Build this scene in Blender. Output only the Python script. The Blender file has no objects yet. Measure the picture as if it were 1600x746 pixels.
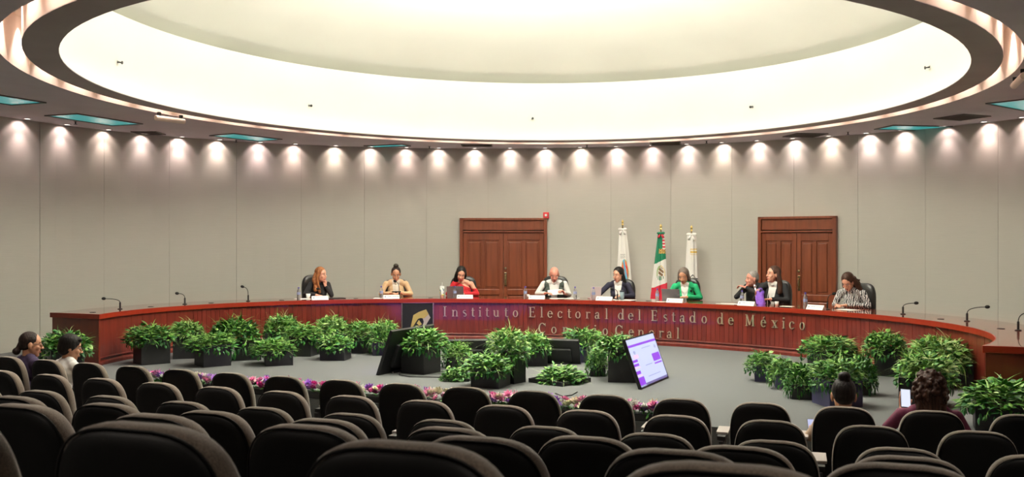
import bpy, bmesh, math, random
import numpy as np
from math import sin, cos, pi, radians, hypot, atan2, sqrt
from mathutils import Vector, Matrix
rnd = random.Random(7)

# ------------------------------------------------------------------ frame of the room
# x across the hall, y towards the dais, z up, stage carpet at z = 0
TH = radians(21.3); CZ = 1.82; F = 1500.0; HY = 378.0
CAM = Vector((4.98, -10.88, CZ))
FWD = Vector((-sin(TH), cos(TH), 0)); RGT = Vector((cos(TH), sin(TH), 0))

sc = bpy.context.scene
col = sc.collection
cam_d = bpy.data.cameras.new('camera'); cam = bpy.data.objects.new('camera', cam_d); col.objects.link(cam)
cam.location = CAM; cam.rotation_euler = (pi/2, 0, TH)
cam_d.sensor_width = 36; cam_d.lens = 36*F/1600; cam_d.shift_y = (HY-373)/1600
cam_d.clip_start = .05; cam_d.clip_end = 100
cam_d.dof.use_dof = True; cam_d.dof.focus_distance = 15; cam_d.dof.aperture_fstop = 6.0
sc.camera = cam
sc.view_settings.view_transform = 'Standard'; sc.view_settings.look = 'None'
sc.view_settings.gamma = 1; sc.view_settings.use_curve_mapping = False
sc.view_settings.exposure = 1.0
w = bpy.data.worlds.new('world'); sc.world = w; w.use_nodes = True
w.node_tree.nodes['Background'].inputs[0].default_value = (.9, .85, .8, 1)
w.node_tree.nodes['Background'].inputs[1].default_value = .05
sc.cycles.max_bounces = 8; sc.cycles.diffuse_bounces = 5; sc.cycles.glossy_bounces = 3
sc.cycles.transmission_bounces = 6; sc.cycles.sample_clamp_indirect = 6; sc.cycles.caustics_reflective = False
sc.cycles.caustics_refractive = False
# light levels (W)
DOME_FILL_W, WALL_W, COVE_W, HOUSE_W, DAIS_W, STRIP_E = 170, 13, 36, 74, 42, .85

def area_lamp(name, loc, rot, sx, sy, power, colr, spread=180, shape='RECTANGLE'):
    d = bpy.data.lights.new(name, 'AREA'); d.shape = shape; d.size = sx; d.size_y = sy; d.energy = power; d.color = colr
    d.spread = radians(spread)
    o = bpy.data.objects.new(name, d); o.location = loc; o.rotation_euler = rot; col.objects.link(o); return o
# added fill lamp, unseen below the crown of the dome, shining down
area_lamp('dome_fill_lamp', (.36, 1.58, 6.1), (0, 0, 0), 5.4, 6.0, DOME_FILL_W, (1, .97, .88), shape='ELLIPSE')

# uplights hidden on the lip of the oval opening, aimed at the crown
for _i in range(16):
    _t = 2*pi*(_i+.5)/16; _p = Vector((.36+5.58*cos(_t), 1.57+6.20*sin(_t), 3.98)); _d = Vector((.36, 1.57, 6.2))-_p
    area_lamp('dome_uplight', _p, _d.to_track_quat('-Z', 'Y').to_euler(), .5, .1, DAIS_W, (1, .97, .86), spread=40)

# ------------------------------------------------------------------ pixel helpers
def ray(px, py):
    return (FWD*F + RGT*(px-800) + Vector((0, 0, 1))*(HY-py)).normalized()
def P(px, py, z=0.0):
    d = ray(px, py); return CAM + d*((z-CZ)/d.z)
def depth(p): return (Vector(p)-CAM).dot(FWD)
def zat(p, py):      # height shown at row py above plan point p
    return CZ + (HY-py)*depth((p[0], p[1], 0))/F
class Ell:
    def __init__(s, cx, cy, a, b): s.c = (cx, cy); s.a = a; s.b = b
    def pt(s, t, off=0):
        x = s.c[0]+s.a*cos(t); y = s.c[1]+s.b*sin(t)
        n = s.nrm(t); return Vector((x+n.x*off, y+n.y*off, 0))
    def nrm(s, t):
        v = Vector((cos(t)/s.a, sin(t)/s.b, 0)); return v.normalized()
    def hit(s, px, off=0):    # far crossing of the vertical plane through column px with the curve offset outwards
        d = FWD*F + RGT*(px-800); d.normalize()
        best = None
        N = 4000
        prev = None
        for i in range(N+1):
            t = -.6 + (pi+1.2)*i/N
            q = s.pt(t, off)-CAM
            c = d.x*q.y-d.y*q.x
            if prev is not None and prev*c <= 0 and q.x*d.x+q.y*d.y > 0:
                dist = hypot(q.x, q.y)
                if best is None or dist > best[0]: best = (dist, t)
            prev = c
        return best[1]
WALL = Ell(.64, 1.53, 9.08, 7.70)
RA = Ell(.36, 1.57, 5.53, 6.15); RB = Ell(.36, 1.58, 5.85, 6.54); RC = Ell(.33, 1.64, 6.09, 6.83)
TI = Ell(.09, 1.21, 6.03, 4.58)
CEIL = CZ+2.04

# ------------------------------------------------------------------ materials
def mat(name, c=(.5, .5, .5), rough=.5, metal=0, spec=.5, emit=None, es=1, alpha=None, trans=0, coat=0):
    m = bpy.data.materials.new(name); m.use_nodes = True
    b = m.node_tree.nodes['Principled BSDF']
    b.inputs['Base Color'].default_value = (*c, 1); b.inputs['Roughness'].default_value = rough
    b.inputs['Metallic'].default_value = metal; b.inputs['Specular IOR Level'].default_value = spec
    b.inputs['Coat Weight'].default_value = coat; b.inputs['Transmission Weight'].default_value = trans
    if emit: b.inputs['Emission Color'].default_value = (*emit, 1); b.inputs['Emission Strength'].default_value = es
    return m
def noise_mat(name, c1, c2, scale=(10, 10, 10), rough=.6, bump=.1, detail=4, coat=0, spec=.5, coords='Object', sheen=0, kind='NOISE', dist=.002):
    m = mat(name, c1, rough, spec=spec, coat=coat); nt = m.node_tree; b = nt.nodes['Principled BSDF']
    tc = nt.nodes.new('ShaderNodeTexCoord'); mp = nt.nodes.new('ShaderNodeMapping'); mp.inputs['Scale'].default_value = scale
    nt.links.new(tc.outputs[coords], mp.inputs[0])
    n = nt.nodes.new('ShaderNodeTexNoise'); n.inputs['Scale'].default_value = 1; n.inputs['Detail'].default_value = detail
    nt.links.new(mp.outputs[0], n.inputs['Vector'])
    r = nt.nodes.new('ShaderNodeValToRGB'); r.color_ramp.elements[0].color = (*c1, 1); r.color_ramp.elements[1].color = (*c2, 1)
    r.color_ramp.elements[0].position = .3; r.color_ramp.elements[1].position = .7
    nt.links.new(n.outputs['Fac'], r.inputs[0]); nt.links.new(r.outputs[0], b.inputs['Base Color'])
    if bump:
        bp = nt.nodes.new('ShaderNodeBump'); bp.inputs['Strength'].default_value = bump; bp.inputs['Distance'].default_value = dist
        nt.links.new(n.outputs['Fac'], bp.inputs['Height']); nt.links.new(bp.outputs[0], b.inputs['Normal'])
    if sheen: b.inputs['Sheen Weight'].default_value = sheen
    return m
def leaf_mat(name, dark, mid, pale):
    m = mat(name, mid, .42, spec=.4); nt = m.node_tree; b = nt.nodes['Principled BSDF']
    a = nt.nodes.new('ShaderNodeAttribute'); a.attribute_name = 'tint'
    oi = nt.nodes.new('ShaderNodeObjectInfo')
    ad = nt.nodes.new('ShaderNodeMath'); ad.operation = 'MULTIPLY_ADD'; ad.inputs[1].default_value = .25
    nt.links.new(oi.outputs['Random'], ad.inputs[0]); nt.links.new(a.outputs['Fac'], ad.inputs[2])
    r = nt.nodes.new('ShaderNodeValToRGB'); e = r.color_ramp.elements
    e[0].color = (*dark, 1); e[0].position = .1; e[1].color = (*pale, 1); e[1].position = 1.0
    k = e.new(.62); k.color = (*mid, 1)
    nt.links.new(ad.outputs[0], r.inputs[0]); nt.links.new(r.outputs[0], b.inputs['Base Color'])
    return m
M = {}
M['wall'] = noise_mat('wall_fabric', (.435, .42, .375), (.455, .44, .393), (3, 3, 160), .85, .06, 3, dist=.003)
M['wallgap'] = mat('wall_gap', (.36, .335, .285), .9)
M['ceil'] = noise_mat('ceiling_plaster', (.52, .48, .52), (.57, .53, .57), (2, 2, 2), .9, .05)
M['band'] = noise_mat('ceiling_band', (.36, .32, .31), (.40, .36, .35), (2, 2, 2), .9, .05)
M['cove'] = noise_mat('cove_paint', (.72, .62, .55), (.76, .66, .59), (2, 2, 2), .8, .03)
M['dome'] = noise_mat('dome_plaster', (.74, .735, .66), (.77, .765, .69), (1, 1, 1), .9, .03)
M['drum'] = noise_mat('drum_plaster', (.86, .84, .78), (.88, .86, .80), (1, 1, 1), .9, .03)
M['carpet'] = noise_mat('grey_carpet', (.105, .110, .111), (.178, .184, .186), (150, 150, 150), .95, .5, 6, spec=.1, dist=.004)
M['tiercarpet'] = noise_mat('tier_carpet', (.10, .098, .095), (.16, .155, .15), (150, 150, 150), .95, .4, 5, spec=.1)
M['wood'] = noise_mat('mahogany', (.125, .016, .011), (.19, .027, .017), (14, 14, 1.2), .30, .03, 6, coat=.5, spec=.35)
M['woodtop'] = noise_mat('mahogany_top', (.25, .045, .022), (.32, .062, .03), (5, 5, 5), .13, .01, 5, coat=.8)
M['woodedge'] = noise_mat('mahogany_edge', (.25, .020, .008), (.31, .028, .010), (3, 3, 30), .32, .02, 5, coat=.1, spec=.35)
M['endwood'] = noise_mat('mahogany_end', (.13, .018, .010), (.18, .027, .013), (10, 10, 1), .35, .05, 6, coat=.3)
M['doorwood'] = noise_mat('door_wood', (.16, .038, .014), (.23, .058, .022), (18, 18, 1.3), .35, .05, 7, coat=.3)
M['brass'] = mat('brass', (.62, .50, .28), .22, 1)
M['brass2'] = mat('letter_brass', (.74, .67, .47), .30, .75)
M['gold'] = mat('gold', (.66, .50, .16), .35, .6)
M['silver'] = mat('silver', (.75, .75, .76), .25, 1)
M['blk'] = mat('black_plastic', (.011, .011, .012), .38)
M['shell'] = mat('chair_shell', (.006, .006, .006), .55, spec=.25)
M['blk2'] = mat('black_matte', (.02, .02, .022), .6)
M['planter'] = noise_mat('planter_black', (.013, .013, .014), (.020, .020, .022), (8, 8, 8), .42, .02)
M['planter2'] = noise_mat('planter_violet', (.05, .045, .11), (.06, .055, .13), (8, 8, 8), .42, .02)
M['soil'] = noise_mat('soil', (.03, .02, .012), (.06, .04, .02), (40, 40, 40), .95, .8)
M['fabric'] = noise_mat('seat_fabric', (.10, .080, .062), (.27, .215, .165), (260, 260, 260), .95, .6, 6, spec=.15, sheen=.5)
M['leather'] = noise_mat('black_leather', (.014, .014, .014), (.022, .021, .02), (60, 60, 60), .35, .2, 5)
M['white'] = mat('white_paper', (.82, .82, .80), .7)
M['plate'] = mat('nameplate_white', (.75, .78, .76), .5)
M['ink'] = mat('ink_grey', (.25, .26, .30), .7)
M['red'] = mat('alarm_red', (.62, .02, .03), .4)
M['vent'] = mat('vent_grey', (.11, .095, .08), .6)
M['teal'] = noise_mat('teal_glass', (.03, .30, .30), (.08, .42, .42), (1.2, 1.2, 1), .25, 0)
bt = M['teal'].node_tree.nodes['Principled BSDF']; bt.inputs['Emission Color'].default_value = (.05, .5, .5, 1); bt.inputs['Emission Strength'].default_value = .22
M['lampglow'] = mat('lamp_glow', (1, .95, .9), .5, emit=(1, .93, .85), es=1.8)
M['trimwhite'] = mat('trim_white', (.40, .36, .36), .5)
M['trimgrey'] = mat('baseboard_grey', (.42, .40, .37), .5)
M['tube'] = mat('tube_cream', (.72, .60, .52), .4)
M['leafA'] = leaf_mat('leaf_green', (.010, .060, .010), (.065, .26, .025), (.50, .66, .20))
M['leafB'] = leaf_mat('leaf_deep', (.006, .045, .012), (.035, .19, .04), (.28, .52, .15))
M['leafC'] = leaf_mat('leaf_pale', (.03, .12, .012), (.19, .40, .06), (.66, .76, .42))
M['pet'] = mat('bottle_plastic', (.86, .9, .95), .08, trans=.85); M['pet'].node_tree.nodes['Principled BSDF'].inputs['IOR'].default_value = 1.2
M['cap'] = mat('violet_cap', (.10, .07, .35), .4)
M['labelblue'] = mat('bottle_label', (.25, .3, .5), .5)
M['grille'] = mat('mic_foam', (.01, .01, .01), .9)

# ------------------------------------------------------------------ mesh helper
class MB:
    def __init__(s): s.v = []; s.f = []; s.t = []; s.m = []; s.cm = 0; s.tint = False
    def add(s, vs, fs, X=None, tint=None):
        b = len(s.v)
        for i, p in enumerate(vs):
            p = Vector(p)
            if X is not None: p = X @ p
            s.v.append(tuple(p))
            s.t.append(0 if tint is None else (tint[i] if hasattr(tint, '__len__') else tint))
        if tint is not None: s.tint = True
        for f in fs: s.f.append(tuple(b+i for i in f)); s.m.append(s.cm)
        return s
    def box(s, c, sz, X=None):
        x, y, z = sz[0]/2, sz[1]/2, sz[2]/2
        vs = [(c[0]+a*x, c[1]+b*y, c[2]+d*z) for d in (-1, 1) for b in (-1, 1) for a in (-1, 1)]
        return s.add(vs, [(0, 2, 3, 1), (4, 5, 7, 6), (0, 1, 5, 4), (2, 6, 7, 3), (0, 4, 6, 2), (1, 3, 7, 5)], X)
    def cone(s, p0, p1, r0, r1, n=10, caps=True, X=None):
        p0, p1 = Vector(p0), Vector(p1); d = (p1-p0)
        if d.length < 1e-7: return s
        d.normalize(); a = d.orthogonal().normalized(); b = d.cross(a)
        vs = []
        for p, r in ((p0, r0), (p1, r1)):
            for i in range(n):
                t = 2*pi*i/n; vs.append(p+a*cos(t)*r+b*sin(t)*r)
        fs = [(i, (i+1) % n, n+(i+1) % n, n+i) for i in range(n)]
        if caps: fs += [tuple(range(n-1, -1, -1)), tuple(range(n, 2*n))]
        return s.add(vs, fs, X)
    def ell(s, c, r, X=None, n=12, m=8):
        if not hasattr(r, '__len__'): r = (r, r, r)
        vs = [(c[0], c[1], c[2]-r[2])]
        for j in range(1, m):
            ph = -pi/2+pi*j/m
            for i in range(n):
                t = 2*pi*i/n; vs.append((c[0]+r[0]*cos(ph)*cos(t), c[1]+r[1]*cos(ph)*sin(t), c[2]+r[2]*sin(ph)))
        vs.append((c[0], c[1], c[2]+r[2])); L = len(vs)-1
        fs = [(0, 1+(i+1) % n, 1+i) for i in range(n)]
        for j in range(m-2):
            for i in range(n): a = 1+j*n+i; b = 1+j*n+(i+1) % n; fs.append((a, b, b+n, a+n))
        o = 1+(m-2)*n
        fs += [(o+i, o+(i+1) % n, L) for i in range(n)]
        return s.add(vs, fs, X)
    def cap(s, p0, p1, r0, r1, n=12):          # tapered capsule
        s.cone(p0, p1, r0, r1, n); s.ell(p0, r0, n=n, m=6); s.ell(p1, r1, n=n, m=6); return s
    def tube(s, pts, r, n=8):
        pts = [Vector(p) for p in pts]; rr = r if hasattr(r, '__len__') else [r]*len(pts)
        vs = []; a = None
        for i, p in enumerate(pts):
            d = (pts[min(i+1, len(pts)-1)]-pts[max(i-1, 0)]).normalized()
            a = d.orthogonal().normalized() if a is None else (a-d*a.dot(d)).normalized()
            b = d.cross(a)
            for k in range(n): t = 2*pi*k/n; vs.append(p+a*cos(t)*rr[i]+b*sin(t)*rr[i])
        fs = []
        for i in range(len(pts)-1):
            for k in range(n): fs.append((i*n+k, i*n+(k+1) % n, (i+1)*n+(k+1) % n, (i+1)*n+k))
        fs += [tuple(range(n-1, -1, -1)), tuple(range((len(pts)-1)*n, len(pts)*n))]
        return s.add(vs, fs)
    def lathe(s, prof, c=(0, 0, 0), n=16, X=None):
        vs = []; 
        for r, z in prof:
            for i in range(n): t = 2*pi*i/n; vs.append((c[0]+r*cos(t), c[1]+r*sin(t), c[2]+z))
        fs = []
        for j in range(len(prof)-1):
            for i in range(n): fs.append((j*n+i, j*n+(i+1) % n, (j+1)*n+(i+1) % n, (j+1)*n+i))
        fs += [tuple(range(n-1, -1, -1)), tuple(range((len(prof)-1)*n, len(prof)*n))]
        return s.add(vs, fs, X)
    def prism(s, poly, z0, z1, X=None):        # polygon in XY extruded in z
        n = len(poly); vs = [(x, y, z0) for x, y in poly]+[(x, y, z1) for x, y in poly]
        fs = [tuple(range(n-1, -1, -1)), tuple(range(n, 2*n))]+[(i, (i+1) % n, n+(i+1) % n, n+i) for i in range(n)]
        return s.add(vs, fs, X)
    def strip(s, A, B, closed=False):          # quads between two rows of points
        n = len(A); k = n if closed else n-1
        return s.add(list(A)+list(B), [(i, (i+1) % n, n+(i+1) % n, n+i) for i in range(k)])
    def mesh(s, name, mats, smooth=False):
        me = bpy.data.meshes.new(name); me.from_pydata(s.v, [], s.f)
        for m in (mats if isinstance(mats, (list, tuple)) else [mats]): me.materials.append(m)
        if s.cm or any(s.m): me.polygons.foreach_set('material_index', s.m)
        if s.tint:
            a = me.attributes.new('tint', 'FLOAT', 'POINT'); a.data.foreach_set('value', s.t)
        if smooth: me.polygons.foreach_set('use_smooth', [True]*len(me.polygons))
        me.update(); return me
    def build(s, name, mats, parent=None, smooth=False, bevel=0, seg=2):
        o = link(name, s.mesh(name, mats, smooth), parent)
        if bevel:
            b = o.modifiers.new('bevel', 'BEVEL'); b.width = bevel; b.segments = seg; b.limit_method = 'ANGLE'
        return o
def link(name, me, parent=None, loc=None, rot=None):
    o = bpy.data.objects.new(name, me); col.objects.link(o)
    if parent is not None: o.parent = parent
    if loc is not None: o.location = loc
    if rot is not None: o.rotation_euler = rot
    return o
def tag(o, label=None, cat=None, group=None, kind=None):
    if label: o['label'] = label
    if cat: o['category'] = cat
    if group: o['group'] = group
    if kind: o['kind'] = kind
    return o
def thing(name, loc, rz, label, cat, group=None):
    o = bpy.data.objects.new(name, None); col.objects.link(o); o.empty_display_size = .1
    o.location = loc; o.rotation_euler = (0, 0, rz); return tag(o, label, cat, group)
def kids(o): return [c for c in bpy.data.objects if c.parent == o]
def frame(o, x, z):   # matrix with given origin, x axis and z axis
    x = Vector(x).normalized(); z = Vector(z).normalized(); y = z.cross(x).normalized(); x = y.cross(z)
    m = Matrix((x, y, z)).transposed().to_4x4(); m.translation = o; return m

# ================================================================== THE ROOM
EDGE = -1.38                                   # front edge of the stage
AXC, AYC = .776, 47.253                        # centre of the seating arcs
ROWS = [(50.707, .0535, 1.223), (51.895, .0562, 1.140), (53.183, .0577, 1.010), (54.437, .0455, .789), (55.446, .0548, .601), (56.541, .0592, .383)]   # radius, reference angle, camera above seat top
ROWF = [CZ-h-.95 for R_, p_, h in ROWS]
# stage floor
m = MB(); m.box((.6, (EDGE+10)/2, -.25), (24, 10-EDGE, .5)); tag(m.build('floor', M['carpet']), kind='structure')
# the raked auditorium floor
m = MB()
def arc_y(R_, x): return AYC-sqrt(R_*R_-(x-AXC)**2)
zs = ROWF+[ROWF[-1]+.15]; xs_ = [-11.4+24*i/24 for i in range(25)]
for i in range(7):
    for x0, x1 in zip(xs_[:-1], xs_[1:]):
        f_ = (lambda x: EDGE) if i == 0 else (lambda x, i=i: arc_y(ROWS[i][0]-.62, x) if i < 6 else arc_y(ROWS[5][0]+.45, x))
        b_ = (lambda x, i=i: arc_y(ROWS[i+1][0]-.62, x)) if i < 5 else ((lambda x: arc_y(ROWS[5][0]+.45, x)) if i == 5 else (lambda x: -16))
        q = [(x0, b_(x0)), (x1, b_(x1)), (x1, f_(x1)), (x0, f_(x0))]
        m.prism(q, -1.3, zs[i])
tag(m.build('floor_auditorium', M['tiercarpet']), kind='structure')
# walls
w1 = MB()
N = 96
ts = [pi*i/N for i in range(N+1)]
inner = [WALL.pt(t, .02) for t in ts]
path = [Vector((WALL.c[0]+WALL.a+.02, -16, 0))]+inner+[Vector((WALL.c[0]-WALL.a-.02, -16, 0))]
def wallstrip(m, pts, z0, z1, th):
    cs = []
    n = len(pts)
    for i, p in enumerate(pts):
        a = pts[max(0, i-1)]; b = pts[min(n-1, i+1)]; d = (b-a).normalized(); o = Vector((d.y, -d.x, 0))
        cs.append((p, p+o*th))
    for i in range(n-1):
        (a, A), (b, B) = cs[i], cs[i+1]
        vs = [(q.x, q.y, z) for z in (z0, z1) for q in (a, b, B, A)]
        m.add(vs, [(0, 1, 5, 4), (1, 2, 6, 5), (2, 3, 7, 6), (3, 0, 4, 7), (4, 5, 6, 7), (3, 2, 1, 0)])
wallstrip(w1, path, -.6, CEIL+.02, .15)
wall = tag(w1.build('wall_back', M['wallgap']), kind='structure')
m = MB(); m.box((.6, -16.1, 1.8), (24, .2, 5)); tag(m.build('wall_rear', M['wall']), kind='structure')
# wall panels between the joints seen in the photograph
seams = [-140, -40, 63, 163, 265, 370, 471, 570, 667, 763, 855, 954.5, 1048.5, 1143.7, 1241, 1341, 1446, 1560]
tt = [WALL.hit(p) for p in seams]
dt = (tt[-3]-tt[-1])/2
tt = [t for t in tt if t <= 3.2]
step = (tt[0]-tt[4])/4 if len(tt) > 4 else .14
t = tt[0]; pre = []
while t+step < pi+.02: t += step; pre.insert(0, t)
t = tt[-1]; post = []
while t-dt > -.02: t -= dt; post.append(t)
tt = pre+tt+post
def curvepts(t0, t1, gap):
    k = 4; L = (WALL.pt(t0)-WALL.pt(t1)).length; e = gap/L*(t0-t1)/2
    return [WALL.pt(t1+e+(t0-t1-2*e)*i/k) for i in range(k+1)]
for a, b in zip(tt[:-1], tt[1:]):
    m = MB(); wallstrip(m, curvepts(a, b, .004), 0.004, CEIL, .012); m.build('panel', M['wall'], wall)
for sx, xx in ((1, WALL.c[0]+WALL.a), (-1, WALL.c[0]-WALL.a)):
    y = WALL.pt(tt[-1] if sx > 0 else tt[0]).y-.004
    while y > -15.9:
        y2 = max(y-1.25, -15.99); m = MB(); m.box((xx+sx*.01, (y+y2)/2, CEIL/2-.3), (.02, y-y2-.007, CEIL+.6)); m.build('panel', M['wall'], wall); y = y2
m = MB(); wallstrip(m, [WALL.pt(pi*i/96, -.012) for i in range(97)], 0, .09, .012); tag(m.build('baseboard_back', M['trimgrey']), kind='structure')
# ceiling: flat soffit with the big oval opening
n = 128; ang = [2*pi*i/n for i in range(n)]
def rect(a, x0, x1, y0, y1, c):
    dx, dy = cos(a), sin(a); k = []
    if dx > 1e-9: k.append((x1-c[0])/dx)
    if dx < -1e-9: k.append((x0-c[0])/dx)
    if dy > 1e-9: k.append((y1-c[1])/dy)
    if dy < -1e-9: k.append((y0-c[1])/dy)
    return min(k)
def epoint(E, a, z, off=0): p = E.pt(a, off); return (p.x, p.y, z)
m = MB()
outer = []
for a in ang:
    p = RC.pt(a); d = atan2(p.y-RC.c[1], p.x-RC.c[0]); k = rect(d, -11.2, 12.4, -16.2, 10.6, RC.c)
    outer.append((RC.c[0]+cos(d)*k, RC.c[1]+sin(d)*k, CEIL))
m.strip([epoint(RC, a, CEIL) for a in ang], outer, True)
m.strip([(x, y, CEIL+.25) for x, y, z in outer], outer, True)
m.strip([epoint(RC, a, CEIL+.25) for a in ang], [(x, y, CEIL+.25) for x, y, z in outer], True)
ceiling = tag(m.build('ceiling', M['ceil']), kind='structure')
m = MB(); m.strip([epoint(RC, a, CEIL) for a in ang], [epoint(RC, a, CEIL+.62) for a in ang], True)
m.strip([epoint(RC, a, CEIL+.62) for a in ang], [epoint(RB, a, CEIL+.62) for a in ang], True)
m.strip([epoint(RB, a, CEIL+.005) for a in ang], [epoint(RB, a, CEIL+.62) for a in ang], True)
m.build('cove_channel', M['cove'], ceiling, smooth=False)
m = MB(); B0 = [epoint(RB, a, CEIL) for a in ang]; A0 = [epoint(RA, a, CEIL) for a in ang]
m.strip(A0, B0, True); m.strip([(x, y, CEIL+.01) for x, y, z in A0], [(x, y, CEIL+.01) for x, y, z in B0], True)
m.strip(B0, [(x, y, CEIL+.01) for x, y, z in B0], True); m.strip(A0, [(x, y, CEIL+.01) for x, y, z in A0], True)
m.build('ceiling_band', M['band'], ceiling)
DR = CZ+3.23; OFF = .22
strip = MB(); strip.strip([epoint(RA, a, CEIL+.014, .06) for a in ang], [epoint(RA, a, CEIL+.014, .14) for a in ang], True)
m = MB(); m.strip([epoint(RA, a, CEIL+.01, OFF) for a in ang], [epoint(RA, a, DR, OFF) for a in ang], True)
dr = m.build('drum_wall', M['drum'], ceiling, smooth=True)
M['strip'] = mat('cove_strip', (1, 1, 1), .5, emit=(1, .96, .84), es=STRIP_E); strip.build('dome_light_strip', M['strip'], ceiling)
m = MB(); rows = []
for j in range(49):
    k = 1-j/48
    rows.append([(RA.c[0]+(RA.a+OFF+.5)*k*cos(a), RA.c[1]+(RA.b+OFF+.5)*k*sin(a), DR+1.35*(1-k*k)) for a in ang])
for a, b in zip(rows[:-1], rows[1:]): m.strip(a, b, True)
m.strip([epoint(RA, a, DR, OFF) for a in ang], rows[0], True)
m.build('dome', M['dome'], ceiling, smooth=True)
# sprinkler heads on the white drum wall
def drumpt(px, py):
    d = FWD*F+RGT*(px-800); d.normalize(); best = None
    for i in range(4000):
        t = 2*pi*i/4000; q = RA.pt(t, OFF)-CAM; c = abs(d.x*q.y-d.y*q.x)
        if q.x*d.x+q.y*d.y > 0 and hypot(q.x, q.y) > 13 and (best is None or c < best[0]): best = (c, t)
    return best[1]
sprink = [(183, 97, 'far left'), (483, 165, 'left of the middle'), (832, 185, 'middle'), (1176, 167, 'right of the middle'), (1453, 105, 'far right')]
for px, py, nm in sprink:
    t = drumpt(px, py); p = RA.pt(t, OFF); z = zat(p, py); nn = -RA.nrm(t)
    o = thing('sprinkler', (p.x, p.y, z), atan2(nn.y, nn.x), 'small dark sprinkler head on the white drum wall of the dome, '+nm, 'sprinkler')
    m = MB(); m.cone((0, 0, 0), (.012, 0, 0), .026, .026, 12); m.build('mounting_plate', M['silver'], o)
    m = MB(); m.cone((.01, 0, 0), (.07, 0, -.010), .011, .009, 8); m.cone((.07, 0, -.010), (.078, 0, -.011), .024, .024, 10); m.cone((.07, 0, -.03), (.07, 0, .012), .006, .006, 6); m.build('nozzle', M['blk'], o)

# ------------------------------------------------------------------ doors
def make_door(name, xl, xr, ytop):
    tl, tr = WALL.hit(xl), WALL.hit(xr)
    A, B = WALL.pt(tl, -.03), WALL.pt(tr, -.03)
    c = (A+B)/2; d = (B-A); W = d.length; d.normalize()
    H = zat(c, ytop)
    o = bpy.data.objects.new(name, None); col.objects.link(o); o.location = c; o.rotation_euler = (0, 0, atan2(d.y, d.x)); tag(o, kind='structure')
    # local: x to the right, -y towards the room
    fw = .07; hd = .30; hp = H-hd
    def q(n, mat_, par=o, bev=.006): return m.build(n, mat_, par, bevel=bev)
    m = MB()
    m.box((-W/2+fw/2, -.01, H/2), (fw, .12, H)); m.box((W/2-fw/2, -.01, H/2), (fw, .12, H)); m.box((0, -.01, H-.025), (W, .12, .05)); m.box((0, -.02, hp), (W-2*fw, .10, .03)); q('door_frame', M['doorwood'])
    m = MB(); m.box((0, 0, (H+hp)/2), (W-2*fw, .05, hd-.07)); q('header_panel', M['doorwood'])
    lw = (W-2*fw)/2
    for s in (-1, 1):
        cx = s*lw/2
        m = MB(); L = lw-.006; hz = hp-.02; st = .085
        m.box((cx, .012, hz/2), (L, .018, hz))                          # core, lies deeper
        m.box((cx-L/2+st/2, -.008, hz/2), (st, .03, hz)); m.box((cx+L/2-st/2, -.008, hz/2), (st, .03, hz))
        m.box((cx, -.008, hz-.08), (L-2*st, .03, .16)); m.box((cx, -.008, .10), (L-2*st, .03, .20)); m.box((cx, -.008, .72), (L-2*st, .03, .12))
        m.box((cx, -.008, (.78+hz-.16)/2), (.07, .03, hz-.16-.78))
        leaf = q('door_leaf', M['doorwood'])
        pw = (L-2*st-.07)/2
        for k in (-1, 1):
            px_ = cx+k*(.035+pw/2); z0, z1 = .80, hz-.18
            m = MB(); m.box((px_, -.001, (z0+z1)/2), (pw-.06, .03, z1-z0-.06)); q('raised_panel', M['doorwood'], leaf, .012)
        m = MB(); m.box((cx, -.001, .43), (L-2*st-.06, .03, .40)); q('raised_panel', M['doorwood'], leaf, .012)
        if s == 1:
            hx = cx-L/2+.045
            m = MB(); m.box((hx, -.027, 1.00), (.05, .008, .30)); m.tube([(hx, -.03, 1.10), (hx, -.075, 1.08), (hx, -.08, 1.0), (hx, -.075, .92), (hx, -.03, .90)], .011)
            m.box((hx, -.05, .93), (.03, .05, .03)); q('handle', M['brass'], leaf, .003)
            m = MB(); m.cone((hx, -.025, 1.24), (hx, -.05, 1.24), .03, .026, 14); m.cone((hx, -.05, 1.24), (hx, -.055, 1.24), .012, .012, 8); q('lock_cylinder', M['brass'], leaf, .002)
    return o
make_door('door_1', 719, 855, 341)
make_door('door_2', 1187, 1309.5, 338.5)

# fire alarm over the left door's corner
t = WALL.hit(853.5); p = WALL.pt(t, -.0); nn = -WALL.nrm(t); z = zat(p, 337)
o = thing('fire_alarm', (p.x, p.y, z), atan2(nn.y, nn.x)+pi/2, 'red square fire alarm strobe on the wall above the left door corner', 'alarm')
m = MB(); m.box((0, -.03, 0), (.125, .06, .135)); m.build('housing', M['red'], o, bevel=.008)
m = MB(); m.box((0, -.066, .005), (.05, .014, .05)); m.build('strobe_lens', M['white'], o, bevel=.006)

# ------------------------------------------------------------------ ceiling fittings
wall_lights = [-22, 43, 105, 170, 228, 285, 344, 407, 462, 525, 580, 636, 686, 742, 797, 852, 907, 963, 1018, 1073, 1128, 1183, 1239, 1295, 1354, 1408, 1474, 1538, 1597, 1662]
proto = None
def spot(loc, power, colr, size, blend, target=None, r=.03):
    d = bpy.data.lights.new('spot_lamp', 'SPOT'); d.energy = power; d.color = colr; d.spot_size = radians(size); d.spot_blend = blend; d.shadow_soft_size = r
    s = bpy.data.objects.new('spot_lamp', d); s.location = loc; col.objects.link(s)
    if target is not None: s.rotation_euler = (Vector(target)-Vector(loc)).to_track_quat('-Z', 'Y').to_euler()
    return s
ordinal = ['first', 'second', 'third', 'fourth', 'fifth', 'sixth', 'seventh', 'eighth', 'ninth', 'tenth', 'eleventh', 'twelfth', 'thirteenth', 'fourteenth', 'fifteenth', 'sixteenth', 'seventeenth', 'eighteenth', 'nineteenth', 'twentieth']
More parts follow.
